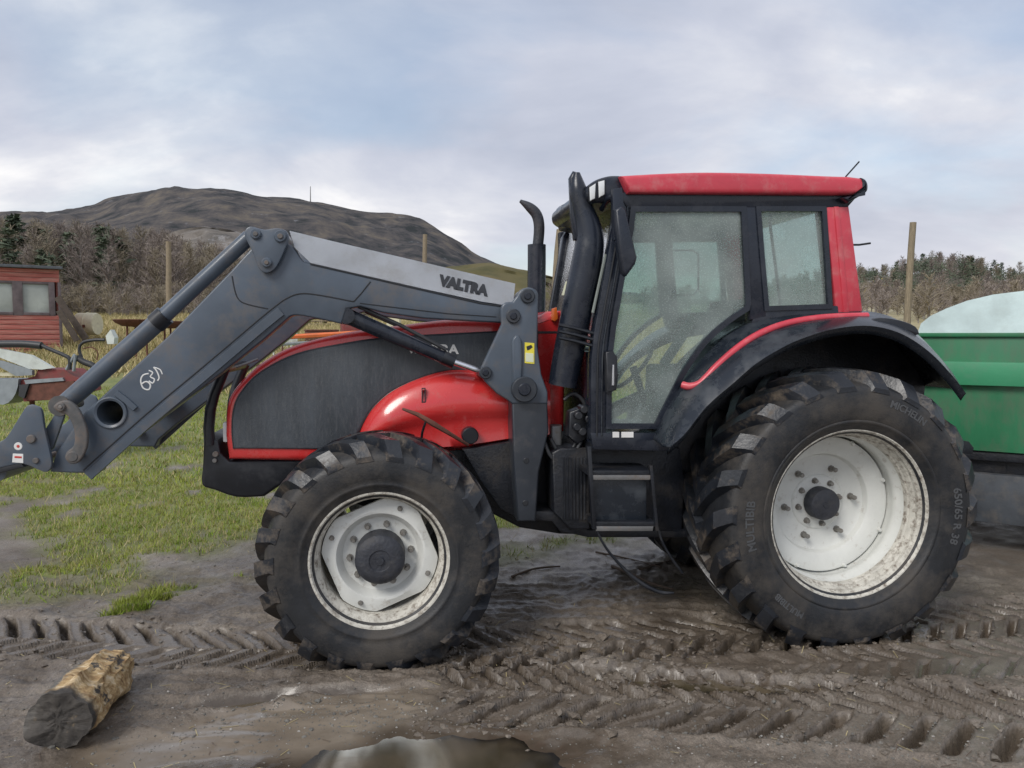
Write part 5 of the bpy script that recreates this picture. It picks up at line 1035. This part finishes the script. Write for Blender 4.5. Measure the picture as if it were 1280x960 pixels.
# ---------------------------------------------------------------- parked implement at the left edge
Y0 = 10.5; im = empty('hay_implement', (WP(50, 470, Y0).x, Y0, 0)); ox, oy = im.location.x, Y0
tag(im, 'parked dark red and white implement with a black hose handle at the left edge', 'implement')
def I(px, py, d=0.): p = WP(px, py, Y0 + d); return Vector((p.x - ox, p.y - oy, p.z))
def islab(name, pts, d0, d1, mat): 
    n = len(pts); V = [I(a, b, d0) for a, b in pts]; V += [Vector((v.x, v.y + d1 - d0, v.z)) for v in V]; F = [tuple(range(n)), tuple(range(n, 2 * n))] + [(k, (k + 1) % n, n + (k + 1) % n, n + k) for k in range(n)]; return build(name, V, F, mat, im, 30)
islab('white_panel', [(-40, 432), (0, 436), (38, 444), (66, 460), (52, 462), (36, 461), (0, 447), (-40, 443)], -.02, .05, 'implement_white')
islab('drawbar', [(-40, 446), (0, 451), (40, 463), (40, 469), (20, 470), (0, 459), (-40, 456)], -.06, .0, 'galvanised'); islab('side_rail', [(-40, 466), (22, 466), (24, 470), (-40, 470)], .0, .06, 'cream')
islab('frame', [(24, 476), (44, 470), (48, 461), (80, 462), (92, 470), (100, 474), (104, 490), (62, 500), (30, 502), (26, 490)], .02, .5, 'implement_red'); islab('frame_edge', [(30, 475), (78, 472), (80, 476), (32, 480)], -.02, .02, 'galvanised')
islab('lower_plate', [(34, 480), (92, 476), (96, 500), (32, 500)], -.0, .02, 'rust'); islab('rubber_block', [(24, 481), (36, 480), (30, 498), (23, 495)], -.04, .1, 'hose')
V = [I(2 + 21 * math.cos(k * .29), 474 + (32 * math.sin(k * .29) if k < 11 else 0), -.04) for k in range(12)]; nn = len(V); V += [v + Vector((0, .35, 0)) for v in V]; build('grey_scoop', V, [tuple(range(nn)), tuple(range(nn, 2 * nn))] + [(k, (k + 1) % nn, nn + (k + 1) % nn, nn + k) for k in range(nn)], 'galvanised', im, 40)
def itube(name, pts, r, mat): return tube(name, [Vector(v) for v in cr([tuple(I(*p)) for p in pts], 4)], r, mat, im, 8)
itube('handle_hose', [(-30, 431, 0), (0, 430, 0), (30, 430, 0), (52, 432, 0)], .052, 'hose'); itube('handle_hose', [(52, 432, 0), (66, 438, 0), (80, 444, 0), (87, 449, 0), (87, 462, 0)], .028, 'hose'); itube('bracket', [(83, 462, 0), (90, 450, 0), (94, 444, 0), (92, 464, 0)], .022, 'galvanised')
itube('throttle_lever', [(102, 447, .1), (99, 436, .1), (104, 428, .1), (118, 425, .1), (131, 425, .1)], .022, 'hose'); itube('hose_end', [(96, 447, .05), (106, 453, .05), (116, 457, .05), (124, 466, .05)], .045, 'hose'); itube('wire_loop', [(104, 436, .1), (114, 434, .1), (122, 440, .1), (121, 450, .1)], .008, 'rust')
islab('white_knob', [(132, 420), (138, 412), (143, 422), (142, 430), (134, 430)], .05, .16, 'implement_white')
for px in (40, 88): a = I(px, 498, .25); g = float(terrain(a.x + ox, Y0 + .25)); tube('support_leg', [a, Vector((a.x, a.y, g - .05))], .035, 'rust', im, 8)
# orange harrow and clutter seen under the loader boom
Y1 = 20.; hr = empty('harrow', (WP(370, 430, Y1).x, Y1, 0)); tag(hr, 'orange framed harrow in the dry grass seen under the loader boom', 'harrow')
def H(px, py, d=0.): p = WP(px, py, Y1 + d); return Vector((p.x - hr.location.x, p.y - Y1, p.z))
g_ = float(terrain(hr.location.x, Y1))
tube('top_beam', [H(312, 424), H(450, 416)], .065, 'orange', hr, 6); tube('lower_beam', [H(312, 433), H(450, 424)], .045, 'galvanised', hr, 6)
for k in range(12): a = H(320 + k * 11, 432 - k * .6); tube('tine', [a, a + Vector((0, -.02, -.28))], .022, 'implement_white' if k % 3 else 'rust', hr, 5)
for k in (320, 385, 445): a = H(k, 430); tube('post', [a + Vector((0, .1, .1)), Vector((a.x, .1, g_ - .1))], .04, 'rust', hr, 6)
for px, py, Y_, m_, sz, lab in ((352, 415, 26., 'implement_white', .5, 'white plastic container beyond the orange harrow'), (402, 414, 27., 'rust', .55, 'rusty box in the dry grass beyond the harrow'), (446, 404, 30., 'implement_red', .6, 'dark red box in the field near the loader elbow')):
    p = WP(px, py, Y_); e_ = empty('farm_box', (p.x, Y_, float(terrain(p.x, Y_)) - .05), .4); tag(e_, lab, 'box'); box('body', (-sz, -sz * .6, 0), (sz, sz * .6, p.z - e_.location.z), m_, e_, .03); box('lid', (-sz * 1.04, -sz * .64, p.z - e_.location.z), (sz * 1.04, sz * .64, p.z - e_.location.z + .06), m_, e_, .02)
Y2 = 34.; p = WP(492, 400, Y2); bx = box('crate', (-.28, -.28, 0), (.30, .28, .62), 'cream', None, .02); bx.location = (p.x, Y2, p.z - .42); tag(bx, 'cream coloured crate in the field seen under the loader boom', 'crate')
p = WP(405, 408, 40); pl = empty('pallet_stack', (p.x, 40, float(terrain(p.x, 40)))); tag(pl, 'grey pallets stacked in the field beyond the orange harrow', 'pallets')
for k in range(5): box('pallet', (-1.1 + .03 * (k % 2), -.5, k * .16), (1.1, .5, k * .16 + .05), 'old_wood', pl, .01); [box('block', (-1.0 + j * .9, -.48, k * .16 + .05), (-.85 + j * .9, .48, k * .16 + .16), 'old_wood', pl, .0) for j in range(3)]
